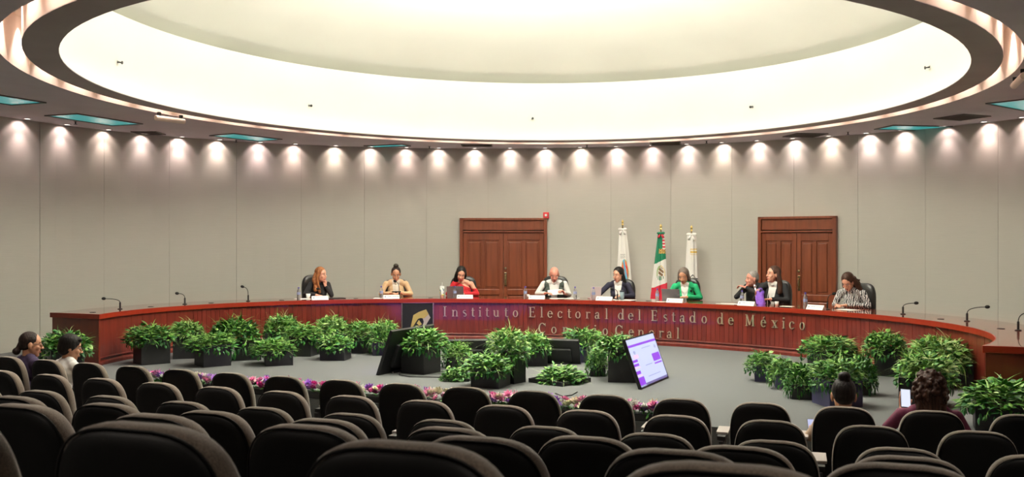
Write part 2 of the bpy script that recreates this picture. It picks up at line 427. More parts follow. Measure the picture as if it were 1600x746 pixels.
ordinal += ['twenty-'+x for x in ordinal[:9]]+['thirtieth']+['thirty-'+x for x in ordinal[:9]]+['fortieth']+['forty-'+x for x in ordinal[:9]]+['fiftieth']+['fifty-'+x for x in ordinal[:9]]
dl_ring = MB(); dl_ring.lathe([(.052, -.002), (.075, -.002), (.078, -.010), (.070, -.012), (.052, -.010), (.052, -.002)], n=20); dl_ring = dl_ring.mesh('trim_ring', M['trimwhite'], True)
dl_lens = MB(); dl_lens.cone((0, 0, -.001), (0, 0, -.006), .051, .051, 20); dl_lens = dl_lens.mesh('lens', M['lampglow'])
def downlight(loc, label, group):
    o = thing('downlight', loc, 0, label, 'ceiling light', group); link('trim_ring', dl_ring, o); link('lens', dl_lens, o); return o
WD = .16
for i, px in enumerate(wall_lights):
    if px > 1598: continue_ = True
    t = WALL.hit(px, -WD); p = WALL.pt(t, -WD)
    k = i-1
    lab = 'round recessed downlight washing the curved wall, %s from the left edge' % ordinal[max(k, 0)] if 0 <= k <= 14 else 'round recessed downlight washing the curved wall, %s from the right edge' % ordinal[28-k if 0 <= 28-k < 20 else 0]
    if k < 0: lab = 'round recessed wall downlight just past the left edge'
    if i == len(wall_lights)-1: lab = 'round recessed wall downlight just past the right edge'
    downlight((p.x, p.y, CEIL), lab, 'downlights along the curved wall')
    wp = WALL.pt(t); tint_ = (1, rnd.uniform(.74, .82), rnd.uniform(.69, .76)); e_ = rnd.uniform(.85, 1.2)
    q = p+(wp-p)*.95; spot((p.x, p.y, CEIL-.02), WALL_W*.42*e_, tint_, 112, .5, (q.x, q.y, CEIL-.02-.22), .025)
    q = p+(wp-p)*1.0; spot((p.x, p.y, CEIL-.02), WALL_W*1.25*e_, tint_, 74, 1.0, (q.x, q.y, CEIL-.02-.95), .03)
# downlights inside the cove
nc = 44
for i in range(nc):
    t = 2*pi*(i+.5)/nc; a = RB.pt(t); b = RC.pt(t); p = (a+b)/2
    d = p-CAM; pxx = 800+F*d.dot(RGT)/max(d.dot(FWD), .1)
    seen = d.dot(FWD) > 2 and -20 < pxx < 1620
    o = downlight((p.x, p.y, CEIL+.62), 'round downlight in the roof of the oval ceiling cove, %s anticlockwise' % ordinal[i], 'downlights inside the oval cove')
    spot((p.x, p.y, CEIL+.60), COVE_W, (1, .84, .74), 84, .35, (p.x, p.y, 0), .04)
# house lights over the audience
for i, (x, y) in enumerate([(-6, -6.5), (-2, -7.2), (2, -7.2), (6.5, -6.5), (-6, -10), (-2, -10), (2, -10.5), (6, -10.5), (-4, -13), (1, -13.5), (5.5, -13.5)]):
    downlight((x, y, CEIL), 'round recessed downlight over the audience seats, %s of the house lights' % ordinal[i], 'house lights over the seats')
    spot((x, y, CEIL-.02), HOUSE_W, (1, .88, .76), 110, .6, (x, y, 0), .05)
# teal glass ceiling panels, grilles and small fittings on the soffit
def plate(name, px, py, sx, sy, rz, matp, label, cat, z=CEIL, slats=0):
    p = P(px, py, z); o = thing(name, (p.x, p.y, z), rz, label, cat)
    m = MB(); t = .03
    for a, b, u, v in ((0, sy/2, sx+t, t), (0, -sy/2, sx+t, t), (sx/2, 0, t, sy+t), (-sx/2, 0, t, sy+t)): m.box((a, b, -.008), (u, v, .016))
    m.build('frame', M['vent'], o)
    m = MB(); m.box((0, 0, -.003), (sx, sy, .004)); m.build('panel', matp, o)
    for k in range(slats):
        m = MB(); m.box((0, -sy/2+sy*(k+.5)/slats, -.010), (sx-.02, .006, .014), ); m.build('slat', M['vent'], o)
    return o
plate('ceiling_light_panel', 149, 187, .66, 1.42, 0, M['teal'], 'large teal glass ceiling panel near the left end of the soffit', 'ceiling light')
plate('ceiling_light_panel', -22, 151, .66, 1.42, 0, M['teal'], 'teal glass ceiling panel cut by the left edge', 'ceiling light')
plate('ceiling_light_panel', 385, 214.5, .66, 1.2, radians(-12), M['teal'], 'teal and white glass ceiling panel in the soffit left of the middle', 'ceiling light')
plate('ceiling_light_panel', 605, 227.6, .9, .35, radians(0), M['teal'], 'thin teal glass ceiling panel close to the wall left of the doors', 'ceiling light')
plate('ceiling_light_panel', 1430, 199.5, .60, 1.2, radians(-60), M['teal'], 'teal glass ceiling panel in the soffit right of the right door', 'ceiling light')
plate('ceiling_light_panel', 1612, 164, .66, 1.42, radians(-30), M['teal'], 'teal glass ceiling panel cut by the right edge', 'ceiling light')
plate('ceiling_grille', 1503, 183, .58, .58, radians(45), M['vent'], 'dark square air grille in the soffit near the right end', 'air vent', slats=9)
plate('ceiling_grille', 1258, 211, .6, .6, radians(30), M['vent'], 'dark square air grille in the soffit above the right door', 'air vent', slats=9)
plate('ceiling_grille', 1040, 224, .6, .55, radians(10), M['vent'], 'dark square air grille in the soffit above the flags', 'air vent', slats=9)
plate('ceiling_grille', 745, 227, .62, .35, radians(21), M['vent'], 'dark oblong air grille in the soffit above the left door', 'air vent', slats=6)
plate('ceiling_grille', 232, 207.6, .45, .45, radians(21), M['vent'], 'thin dark air grille in the soffit beside the fourth wall light', 'air vent', slats=6)
for px, py, nm in ((118, 190.5, 'beside the large teal panel at left'), (369, 219.5, 'in front of the teal panel left of the middle'), (671, 229.5, 'between the teal panel and the oblong grille'), (917, 227.5, 'above the bald man'), (1104, 221, 'above the green-coated woman'), (1325, 207, 'right of the right door')):
    p = P(px, py-1, CEIL); o = thing('sprinkler', (p.x, p.y, CEIL), 0, 'small pendant sprinkler in the soffit '+nm, 'sprinkler')
    m = MB(); m.cone((0, 0, 0), (0, 0, -.008), .035, .035, 12); m.build('mounting_plate', M['silver'], o)
    m = MB(); m.cone((0, 0, 0), (0, 0, -.05), .012, .01, 8); m.cone((0, 0, -.05), (0, 0, -.056), .028, .028, 10); m.build('nozzle', M['blk'], o)
def tubelamp(p0, p1, label):
    a = P(*p0, CEIL-.09); b = P(*p1, CEIL-.09); c = (a+b)/2; L = (a-b).length; d = b-a
    o = thing('tube_fixture', (c.x, c.y, CEIL), atan2(d.y, d.x), label, 'ceiling fixture')
    m = MB(); m.cone((-L/2, 0, -.09), (L/2, 0, -.09), .042, .042, 16); m.build('casing', M['tube'], o, bevel=.01)
    for s in (-1, 1):
        m = MB(); m.box((s*L*.38, 0, -.02), (.04, .05, .05)); m.build('bracket', M['blk'], o)
tubelamp((243, 184), (288, 190), 'cream tube-shaped fixture hung under the soffit at left')
tubelamp((1584, 134), (1600, 118), 'cream tube-shaped fixture hung under the soffit at right')
# ================================================================== THE HORSESHOE TABLE
TZ = .76
T0, T1 = radians(-15.3), radians(195.3)
def tp(t, off=0): return TI.pt(t, off)
def arcparam(): # equal-length parameters along the inner edge
    n = 1200; ts = [T0+(T1-T0)*i/n for i in range(n+1)]; L = [0]
    for a, b in zip(ts[:-1], ts[1:]): L.append(L[-1]+(tp(a)-tp(b)).length)
    return ts, L
_ts, _L = arcparam(); TL = _L[-1]
def t_at(s): return float(np.interp(s, _L, _ts))
def clampy(p): return Vector((p.x, max(p.y, 0), p.z))
table = thing('horseshoe_table', (0, 0, 0), 0, 'long curved mahogany council table with brass lettering on its front', 'table')
n = 140
tsl = [t_at(TL*i/n) for i in range(n+1)]
def sweep(name, mt, offs, zs, bev=0, smooth=False, t_list=None):
    """closed section (offset,z) swept along the inner edge; the ends are cut flush with the line y = 0"""
    m = MB(); rows = []
    T = t_list or tsl
    for t in T: rows.append([(lambda p: (p.x, max(p.y, 0.0), z))(tp(t, o)) for o, z in zip(offs, zs)])
    k = len(offs); vs = [v for r in rows for v in r]; fs = []
    for i in range(len(rows)-1):
        for j in range(k): a = i*k+j; b = i*k+(j+1) % k; fs.append((a, a+k, b+k, b))
    fs.append(tuple(range(k))); fs.append(tuple(range((len(rows)-1)*k+k-1, (len(rows)-1)*k-1, -1)))
    m.add(vs, fs); return m.build(name, mt, table, smooth=smooth, bevel=bev)
# end bits of the outer edge lie past y=0: extend by hand
def outer_end(s):
    t = T0 if s > 0 else T1
    return Vector((tp(t).x+s*.93, 0, 0))
sweep('tabletop', M['woodtop'], [-.0, .84, .84, -.0], [TZ-.003, TZ-.003, TZ, TZ])
sweep('edge_fascia', M['woodedge'], [-.012, .02, .02, -.012], [TZ-.072, TZ-.072, TZ-.002, TZ-.002])
sweep('outer_fascia', M['woodedge'], [.82, .85, .85, .82], [TZ-.072, TZ-.072, TZ-.002, TZ-.002])
sweep('front_backing', M['wood'], [.045, .065, .065, .045], [.0, .0, TZ-.01, TZ-.01])
sweep('base_moulding', M['wood'], [.012, .05, .05, .022, .012], [.0, .0, .075, .07, .045])
sweep('rail_moulding', M['wood'], [.020, .05, .05, .026], [.105, .105, .125, .12])
# vertical planks of the front
s = .9
while s < TL-.9:
    wd = .083
    if s < 3.0 or s > TL-2.2: wd = .26
    if s+wd > TL-.9: wd = TL-.9-s
    if wd < .02: break
    t0, t1 = t_at(s+.0025), t_at(s+wd-.0025); pr = rnd.uniform(-.002, .002)
    m = MB(); ta = [t0, t1] if wd < .1 else [t0, (t0+t1)/2, t1]
    for a, b in zip(ta[:-1], ta[1:]):
        q = [tp(a, .030+pr), tp(b, .030+pr), tp(b, .047), tp(a, .047)]
        vs = [(v.x, v.y, z) for z in (.12, TZ-.073) for v in q]
        m.add(vs, [(0, 1, 5, 4), (1, 2, 6, 5), (3, 0, 4, 7), (4, 5, 6, 7)])
    m.build('plank', M['wood'], table); s += wd
for sgn, a, b in ((1, 0, .9), (-1, TL-.9, TL)):
    m = MB(); N_ = 8
    for i in range(N_):
        u0, u1 = t_at(a+(b-a)*i/N_), t_at(a+(b-a)*(i+1)/N_)
        q = [tp(u0, .030), tp(u1, .030), tp(u1, .047), tp(u0, .047)]
        m.add([(v.x, max(v.y, 0), z) for z in (.12, TZ-.073) for v in q], [(0, 1, 5, 4), (1, 2, 6, 5), (3, 0, 4, 7), (4, 5, 6, 7)])
    m.build('curved_panel', M['wood'], table)
for sgn in (1, -1):
    t = T0 if sgn > 0 else T1; x0 = tp(t).x; x1 = x0+sgn*.93; xc = (x0+x1)/2
    m = MB(); m.box((xc, .012, (TZ-.07)/2), (.90, .03, TZ-.07)); m.build('end_panel', M['endwood'], table, bevel=.004)
    m = MB(); m.box((xc, -.006, TZ-.036), (.955, .03, .072)); m.build('edge_fascia', M['woodedge'], table, bevel=.003)
    m = MB(); m.box((x1-sgn*.04, .45, TZ/2-.04), (.05, .86, TZ-.08)); m.build('side_panel', M['endwood'], table)
    # top piece that squares the end
    m = MB(); qq = [(x0, 0), (x1, 0), (x1, .5), (tp(t_at(.6) if sgn > 0 else t_at(TL-.6), .5).x, .5)]
    if sgn < 0: qq = qq[::-1]
    m.prism(qq, TZ-.02, TZ-.001); m.build('end_infill', M['woodtop'], table)
# cable grommets in the top
for px, py in ((151, 486), (240, 478), (333, 473.5), (442, 469.5), (557, 468), (673, 467), (1011, 470.5), (1121, 474.5), (1464, 497), (1556, 507.5)):
    t = TI.hit(px, .22); p = TI.pt(t, .28)
    m = MB(); m.lathe([(.045, 0), (.045, .004), (.038, .006)], (p.x, p.y, TZ), 16); m.build('cable_grommet', M['blk'], table)

# ------------------------------------------------------------------ brass letters, drawn as serif strokes
def glyph(ch):
    m = MB(); D = (-.5, .5)
    def V(x, y0, y1, w_): m.prism([(x-w_/2, y0), (x+w_/2, y0), (x+w_/2, y1), (x-w_/2, y1)], *D)
    def H(x0, x1, y, h): m.prism([(x0, y-h/2), (x1, y-h/2), (x1, y+h/2), (x0, y+h/2)], *D)
    def L(x0, y0, x1, y1, w_):
        m.prism([(x0-w_/2, y0), (x0+w_/2, y0), (x1+w_/2, y1), (x1-w_/2, y1)] if y1 > y0 else [(x1-w_/2, y1), (x1+w_/2, y1), (x0+w_/2, y0), (x0-w_/2, y0)], *D)
    def A(cx, cy, rx, ry, a0, a1, wt=.11, wn=.045, n_=18):
        O, I = [], []
        for i in range(n_+1):
            a = radians(a0+(a1-a0)*i/n_); O.append((cx+rx*cos(a), cy+ry*sin(a))); I.append((cx+(rx-wt)*cos(a), cy+(ry-wn)*sin(a)))
        for i in range(n_): m.prism([I[i], O[i], O[i+1], I[i+1]], *D)
    def dot(cx, cy, r): m.prism([(cx+r*cos(2*pi*i/12), cy+r*sin(2*pi*i/12)) for i in range(12)], *D)
    sh = .045; X = .64
    if ch == 'I': V(0, 0, 1, .13); H(-.17, .17, .02, sh); H(-.17, .17, .98, sh)
    elif ch == 'l': V(0, 0, 1.03, .11); H(-.13, .13, .02, sh); H(-.13, .05, 1.01, sh)
    elif ch == 'i': V(0, 0, X, .11); H(-.13, .13, .02, sh); H(-.13, .05, X-.02, sh); dot(0, .88, .075)
    elif ch == 'j': V(.02, -.08, X, .11); H(-.10, .07, X-.02, sh); dot(.02, .88, .075); A(-.12, -.08, .195, .18, -150, 0)
    elif ch == 'n': V(-.18, 0, X, .11); H(-.30, -.06, .02, sh); H(-.30, -.13, X-.02, sh); A(.02, .40, .225, .25, 0, 160); V(.19, 0, .42, .11); H(.07, .31, .02, sh)
    elif ch == 'u': V(-.18, .2, X, .11); H(-.30, -.13, X-.02, sh); A(-.0, .24, .235, .25, 180, 330); V(.18, 0, X, .11); H(.06, .23, X-.02, sh); H(.13, .30, .02, sh)
    elif ch == 'r': V(-.10, 0, X, .11); H(-.22, .03, .02, sh); H(-.22, -.05, X-.02, sh); A(.08, .44, .20, .21, 60, 170, .09, .07); dot(.17, .58, .065)
    elif ch == 't': V(-.02, .12, .86, .11); H(-.16, .16, X-.02, sh); A(.10, .14, .175, .15, 180, 310, .10, .05)
    elif ch == 'o': A(0, .32, .26, .335, 0, 360)
    elif ch == 'c': A(0, .32, .26, .335, 45, 320); dot(.15, .52, .065)
    elif ch in 'eé':
        A(0, .32, .26, .335, 0, 320); H(-.2, .24, .37, .045)
        if ch == 'é': L(-.02, .74, .10, .92, .09)
    elif ch == 'd': A(-.04, .32, .25, .335, 0, 360); V(.19, 0, 1.03, .11); H(.07, .22, 1.01, sh); H(.17, .31, .02, sh)
    elif ch == 'a': A(-.05, .17, .19, .19, 0, 360, .10, .045); V(.13, .05, .42, .11); A(0, .43, .185, .22, 0, 160, .10, .05); dot(-.13, .50, .06); H(.11, .26, .03, .05)
    elif ch == 's': A(0, .47, .18, .18, 40, 255, .07, .06); A(0, .17, .19, .18, -130, 75, .07, .06); L(-.10, .40, .10, .24, .12) if False else m.prism([(-.13, .42), (-.03, .44), (.15, .24), (.05, .20)], *D)
    elif ch == 'x': m.prism([(-.24, X), (-.11, X), (.24, 0), (.11, 0)], *D); m.prism([(.17, X), (.22, X), (-.17, 0), (-.22, 0)], *D); H(-.30, -.04, X-.02, sh); H(.06, .29, X-.02, sh); H(-.29, -.06, .02, sh); H(.04, .30, .02, sh)
    elif ch == 'E': V(-.16, 0, 1, .13); H(-.30, .26, .98, .05); H(-.30, .30, .02, .05); H(-.15, .16, .52, .045); V(.245, .80, 1, .04); V(.285, 0, .22, .04); V(.15, .42, .62, .035)
    elif ch == 'C': A(.02, .5, .38, .52, 40, 320, .13, .05); V(.33, .70, .98, .045)
    elif ch == 'G': A(.02, .5, .38, .52, 40, 330, .13, .05); V(.33, .70, .98, .045); V(.30, .05, .42, .12); H(.17, .42, .42, .045)
    elif ch == 'M': V(-.32, 0, 1, .055); V(.33, 0, 1, .13); L(-.02, .08, -.30, 1, .13); L(.0, .08, .30, 1, .05); H(-.44, -.22, .98, .045); H(.24, .46, .98, .045); H(-.43, -.21, .02, .045); H(.20, .46, .02, .045)
    return m
gl = {}
CAPH = .185
def letter(ch, px, z0):
    t = TI.hit(px, .02); p = TI.pt(t, .018); nn = -TI.nrm(t)
    if ch not in gl: gl[ch] = glyph(ch).mesh('letter', M['brass2'])
    o = link('letter', gl[ch], table)
    right = Vector((0, 0, 1)).cross(nn)
    X = Matrix((right, Vector((0, 0, 1)), nn)).transposed()
    o.matrix_local = Matrix.Translation((p.x, p.y, z0)) @ X.to_4x4() @ Matrix.Diagonal((CAPH, CAPH, .022, 1))
l1 = [('I', 695), ('n', 711), ('s', 726.6), ('t', 739.3), ('i', 750.3), ('t', 761.4), ('u', 775.5), ('t', 791), ('o', 805.7), ('E', 831.7), ('l', 847), ('e', 859.8), ('c', 875.5), ('t', 889.8), ('o', 903.6), ('r', 919), ('a', 933.7), ('l', 948.3), ('d', 970.5), ('e', 986), ('l', 999.7), ('E', 1023), ('s', 1040.5), ('t', 1053), ('a', 1066.7), ('d', 1083), ('o', 1100.6), ('d', 1125.7), ('e', 1142.8), ('M', 1172.3), ('é', 1193.4), ('x', 1211), ('i', 1225), ('c', 1238.3), ('o', 1254)]
l2 = [('C', 847.5), ('o', 865.5), ('n', 884.5), ('s', 900), ('e', 916), ('j', 930), ('o', 946), ('G', 967.5), ('e', 986.5), ('n', 1001.8), ('e', 1018.5), ('r', 1033.8), ('a', 1046.5), ('l', 1060)]
for c_, x_ in l1: letter(c_, x_, .43)
for c_, x_ in l2: letter(c_, x_, .14)
# square emblem plate at the left of the lettering
t = TI.hit(653); p = TI.pt(t, .012); nn = -TI.nrm(t); right = Vector((0, 0, 1)).cross(nn)
em = thing('emblem_plate', (p.x, p.y, .40), atan2(right.y, right.x), 'black square plate with gold frame and angular gold emblem on the table front', 'emblem')
S = .58
m = MB(); m.box((0, .0, 0), (S, .02, S)); m.build('plate', M['blk'], em)
m = MB()
for a, b, u, v in ((0, S/2, S+.03, .02), (0, -S/2, S+.03, .02), (S/2, 0, .02, S+.03), (-S/2, 0, .02, S+.03)): m.box((a, -.004, b), (u, .036, v))
m.build('frame', M['brass'], em)
XZ = Matrix(((1, 0, 0, 0), (0, 0, 1, 0), (0, 1, 0, 0), (0, 0, 0, 1)))
def epoly(pts, z0, z1, mt, nm):
    m = MB(); q = [((x-250)/370*S, (260-y)/330*S*.92) for x, y in pts]; m.prism(q, z0, z1, XZ); m.build(nm, mt, em)
epoly([(165, 375), (200, 225), (262, 190), (310, 262), (285, 258), (255, 268), (225, 310), (200, 350), (185, 385)], -.022, -.010, M['gold'], 'emblem_wing')
epoly([(262, 190), (350, 160), (380, 215), (330, 262), (310, 262)], -.024, -.010, M['gold'], 'emblem_wing')
epoly([(350, 160), (400, 255), (345, 345), (310, 345), (322, 300), (310, 262), (345, 250)], -.022, -.010, M['brass2'], 'emblem_wing')
epoly([(240, 320), (265, 280), (300, 330), (270, 345)], -.022, -.010, M['gold'], 'emblem_drop')
epoly([(165, 400), (235, 345), (330, 350), (400, 400)], -.020, -.010, M['gold'], 'emblem_base')

# ------------------------------------------------------------------ gooseneck microphones
def mic(px, base_off, head_px, head_py, label, t=None):
    """head at the pixel, in the plane of the base"""
    t = TI.hit(px, base_off); p = TI.pt(t, base_off)
    d = depth((p.x, p.y, 0)); hx = (head_px-px)*d/F; hz = CZ+(HY-head_py)*d/F-TZ
    o = thing('microphone', (p.x, p.y, TZ), TH, label, 'microphone', 'gooseneck microphones on the council table')
    m = MB(); m.lathe([(.038, 0), (.038, .008), (.014, .016), (.014, .10), (.010, .11)], n=14); m.build('base', M['blk'], o, smooth=False)
    pts = [(hx*(1-cos(a))**1.3*.93 if True else 0, -.02*sin(a), .10+(hz-.10)*sin(a)**.9) for a in [i/9*pi/2*.97 for i in range(10)]]
    m = MB(); m.tube(pts, .0055, 7); m.build('gooseneck', M['blk'], o, smooth=True)
    e = Vector(pts[-1]); dd = (e-Vector(pts[-3])).normalized()
    m = MB(); m.ell((0, 0, 0), (.024, .024, .034), frame(e+dd*.03, dd.orthogonal(), dd), 12, 8); m.build('foam_head', M['grille'], o, smooth=True)
    return o
mic(188, .30, 163, 467, 'gooseneck microphone nearest the left end of the table')
mic(289, .30, 279, 459, 'second gooseneck microphone from the left end of the table')
mic(388, .30, 381, 449, 'third gooseneck microphone from the left end of the table')
mic(1411, .42, 1430, 474, 'gooseneck microphone first to the right of the zebra-print woman')
mic(1511, .40, 1542, 480, 'gooseneck microphone second to the right of the zebra-print woman')
mic(1591, .40, 1612, 488, 'gooseneck microphone cut by the right edge of the photo')
mic(1293, .25, 1301, 460, 'gooseneck microphone in front of the zebra-print woman')
mic(624, .30, 619, 441, 'gooseneck microphone before the mouth of the woman in cream')
mic(505, .35, 499, 452, 'gooseneck microphone in front of the red-haired woman')
mic(965, .30, 958, 452, 'gooseneck microphone in front of the navy-blazer woman')

# ------------------------------------------------------------------ things on the table
def tpos(px, off): t = TI.hit(px, off); return TI.pt(t, off), TI.nrm(t)
def bottle(px, off, label, h=.225):
    p, n_ = tpos(px, off); o = thing('water_bottle', (p.x, p.y, TZ), rnd.uniform(0, 6), label, 'bottle', 'water bottles on the council table')
    r = .033
    m = MB(); m.lathe([(r*.9, 0), (r, .01), (r, .06), (r*.9, .075), (r, .09), (r, h*.62), (r*.95, h*.70), (.014, h*.86), (.014, h*.93)], n=18); m.build('bottle_body', M['pet'], o, smooth=True)
    m = MB(); m.lathe([(.016, h*.90), (.016, h), (.013, h+.002)], n=14); m.build('cap', M['cap'], o)
    m = MB(); m.lathe([(r+.001, h*.40), (r+.001, h*.60)], n=18); m.build('paper_label', M['labelblue'], o)
bottle(467, .30, 'water bottle at the left of the red-haired woman')
bottle(596, .30, 'water bottle at the left of the woman in cream')
bottle(711, .22, 'water bottle in front of the woman in red')
bottle(821, .22, 'water bottle at the left of the bald man')
bottle(899, .35, 'water bottle at the right of the bald man')
bottle(928, .22, 'water bottle at the left of the navy-blazer woman')
bottle(1027, .25, 'water bottle at the left of the grey laptop')
bottle(1160, .50, 'water bottle at the left of the grey-haired man')
bottle(1259, .20, 'violet-capped water bottle beside the zebra-print woman', .25)
def nameplate(px, off, label):
    p, n_ = tpos(px, off); o = thing('nameplate', (p.x, p.y, TZ), atan2(-n_.x, n_.y)+.0, label, 'nameplate', 'folded white nameplates')
    W, Hh, Dd = .30, .068, .05
    m = MB(); m.add([(-W/2, -Dd, 0), (W/2, -Dd, 0), (W/2, 0, Hh), (-W/2, 0, Hh), (-W/2, Dd, 0), (W/2, Dd, 0), (-W/2, -Dd, .003)], [(0, 1, 2, 3), (3, 2, 5, 4), (0, 3, 4), (1, 5, 2), (0, 4, 5, 1)]); m.build('card', M['plate'], o)
    sl = Dd/Hh
    m = MB()
    x = -W*.22; r2 = random.Random(px)
    while x < W*.42:
        ww = r2.uniform(.006, .014); z0, z1 = .036, .044+r2.uniform(0, .004)
        m.add([(x, -Dd+z0*sl-.0012, z0), (x+ww, -Dd+z0*sl-.0012, z0), (x+ww, -Dd+z1*sl-.0012, z1), (x, -Dd+z1*sl-.0012, z1)], [(0, 1, 2, 3)]); x += ww+r2.uniform(.003, .007)
    m.build('printed_line', M['ink'], o)
    m = MB(); z0, z1 = .026, .048; m.add([(-W*.42, -Dd+z0*sl-.0012, z0), (-W*.34, -Dd+z0*sl-.0012, z0), (-W*.34, -Dd+z1*sl-.0012, z1), (-W*.42, -Dd+z1*sl-.0012, z1)], [(0, 1, 2, 3)]); m.build('printed_badge', M['ink'], o)
for px, nm in ((500, 'red-haired woman'), (612, 'woman in cream'), (727, 'woman in red'), (839, 'bald man'), (945, 'navy-blazer woman'), (1055, 'green-coated woman'), (1167, 'grey-haired man'), (1275, 'zebra-print woman')):
    nameplate(px, .12, 'folded white nameplate in front of the '+nm)
def paper(px, off, w_, d_, rz, label, name='paper_sheet', mt='white', h=.004):
    p, n_ = tpos(px, off); o = MB().box((0, 0, h/2), (w_, d_, h)).build(name, M[mt]); o.location = (p.x, p.y, TZ); o.rotation_euler = (0, 0, atan2(-n_.x, n_.y)+rz); return tag(o, label, 'papers')
paper(474, .45, .24, .3, .2, 'white sheet beside the left water bottle')
paper(591, .25, .16, .2, -.2, 'small white sheet at the left of the woman in cream')
paper(872, .35, .3, .22, .15, 'white sheet lying in front of the bald man')
paper(893, .45, .22, .3, -.2, 'white sheet at the right hand of the bald man')
paper(960, .30, .3, .22, .1, 'white sheet before the navy-blazer woman')
paper(981, .32, .22, .3, -.1, 'white sheet under the grey-blue tumbler')
paper(1033, .14, .16, .12, .0, 'small white card beside the grey laptop')
paper(1138, .28, .38, .16, .1, 'long white papers left of the grey-haired man')
paper(1230, .35, .2, .14, .2, 'crumpled white paper beside the paper cup')
paper(1326, .42, .3, .22, -.1, 'white sheet that the zebra-print woman writes on')
paper(524, .40, .34, .24, .1, 'dark folder to the right of the red-haired woman', 'folder', 'blk', .012)
def boxy(name, px, off, sz, mt, label, cat, bev=.004):
    p, n_ = tpos(px, off); o = MB().box((0, 0, sz[2]/2), sz).build(name, M[mt], bevel=bev); o.location = (p.x, p.y, TZ); o.rotation_euler = (0, 0, atan2(-n_.x, n_.y)); return tag(o, label, cat)
M['laptop'] = mat('laptop_grey', (.20, .19, .20), .35, .6); M['laptoplite'] = mat('laptop_light', (.62, .56, .58), .4, .2)
M['tumbler'] = mat('tumbler_blue', (.18, .25, .28), .35); M['violet'] = noise_mat('violet_cloth', (.20, .08, .60), (.32, .16, .75), (30, 30, 30), .7, .4)
M['navycap'] = mat('dark_lid', (.02, .025, .04), .4)
def laptop(px, off, w_, mt, label, rz=0, tilt=12):
    p, n_ = tpos(px, off); o = thing('laptop', (p.x, p.y, TZ), atan2(-n_.x, n_.y)+rz, label, 'laptop')
    m = MB(); m.box((0, .11, .009), (w_, .23, .016)); m.build('base', M[mt], o, bevel=.004)
    X = Matrix.Translation((0, 0, .012)) @ Matrix.Rotation(radians(-tilt*-1), 4, 'X')
    m = MB(); m.box((0, 0, .11), (w_, .008, .22), X); m.build('lid', M[mt], o, bevel=.003)
laptop(1049, .24, .34, 'laptop', 'grey laptop open in front of the green-coated woman')
laptop(931, .40, .20, 'laptoplite', 'pale laptop seen from behind at the navy-blazer woman', .5)
laptop(712, .36, .32, 'laptop', 'dark grey laptop open in front of the woman in red', -.05, 20)
# tumbler, straw cup, paper cup
p, n_ = tpos(972, .26); o = thing('tumbler', (p.x, p.y, TZ), 0, 'grey-blue tumbler with dark lid before the navy-blazer woman', 'tumbler')
m = MB(); m.lathe([(.033, 0), (.040, .15)], n=18); m.build('tumbler_body', M['tumbler'], o, smooth=True)
m = MB(); m.lathe([(.042, .15), (.042, .17), (.038, .178)], n=18); m.build('lid', M['navycap'], o)
p, n_ = tpos(691, .30); o = thing('straw_cup', (p.x, p.y, TZ), 0, 'white cup with green and yellow spots and a straw', 'cup')
m = MB(); m.lathe([(.030, 0), (.034, .06), (.044, .20)], n=18); m.build('cup_body', M['white'], o, smooth=True)
m = MB(); m.lathe([(.046, .20), (.046, .212), (.03, .222)], n=18); m.build('lid', M['plate'], o)
m = MB(); m.tube([(0, 0, .20), (.005, 0, .29)], .005, 8); m.build('straw', M['plate'], o)
gdot = [mat('spot_green', (.05, .25, .12), .5), mat('spot_yellow', (.75, .7, .1), .5), mat('spot_navy', (.05, .1, .25), .5)]
for k in range(18):
    a = rnd.uniform(0, 2*pi); z = rnd.uniform(.03, .18); r = .031+.013*z/.2+.0015
    m = MB(); m.ell((r*cos(a), r*sin(a), z), (.008, .008, .014), n=8, m=5); m.build('painted_spot', gdot[k % 3], o)
p, n_ = tpos(1214, .38); o = thing('paper_cup', (p.x, p.y, TZ), 0, 'small white cup in front of the black-jacket woman', 'cup')
m = MB(); m.lathe([(.024, 0), (.034, .07), (.031, .07), (.022, .006)], n=18); m.build('cup_body', M['plate'], o, smooth=True)
p, n_ = tpos(482, .52); o = thing('paper_cup', (p.x, p.y, TZ), 0, 'white cup beside the left water bottle and the black chair', 'cup')
m = MB(); m.lathe([(.030, 0), (.042, .09), (.038, .09), (.028, .006)], n=18); m.build('cup_body', M['plate'], o, smooth=True)
p, n_ = tpos(825, .36); o = thing('paper_cup', (p.x, p.y, TZ), 0, 'small pale cup beside the bald man\'s water bottle', 'cup')
m = MB(); m.lathe([(.024, 0), (.034, .07), (.031, .07), (.022, .006)], n=18); m.build('cup_body', M['plate'], o, smooth=True)
# violet cloth bag
p, n_ = tpos(1188, .45); o = thing('cloth_bag', (p.x, p.y, TZ), atan2(-n_.x, n_.y), 'crumpled violet cloth bag standing by the grey-haired man', 'bag')
m = MB(); N_ = 20; rows = []
for j in range(9):
    z = .22*j/8; rows.append([((.085-.02*j/8)*(1+.12*sin(3*2*pi*i/N_+j)+.08*sin(5*2*pi*i/N_-j*.7))*cos(2*pi*i/N_), .05*(1+.15*sin(4*2*pi*i/N_+j*.5))*sin(2*pi*i/N_), z+.02*sin(2*2*pi*i/N_)) for i in range(N_)])
for a, b in zip(rows[:-1], rows[1:]): m.strip(a, b, True)
m.build('bag_body', M['violet'], o, smooth=True)
for s_ in (-.02, .02):
    m = MB(); m.tube([(-.035, s_, .20), (-.03, s_, .26), (0, s_, .28), (.03, s_, .26), (.035, s_, .20)], .004, 6); m.build('handle', M['violet'], o)

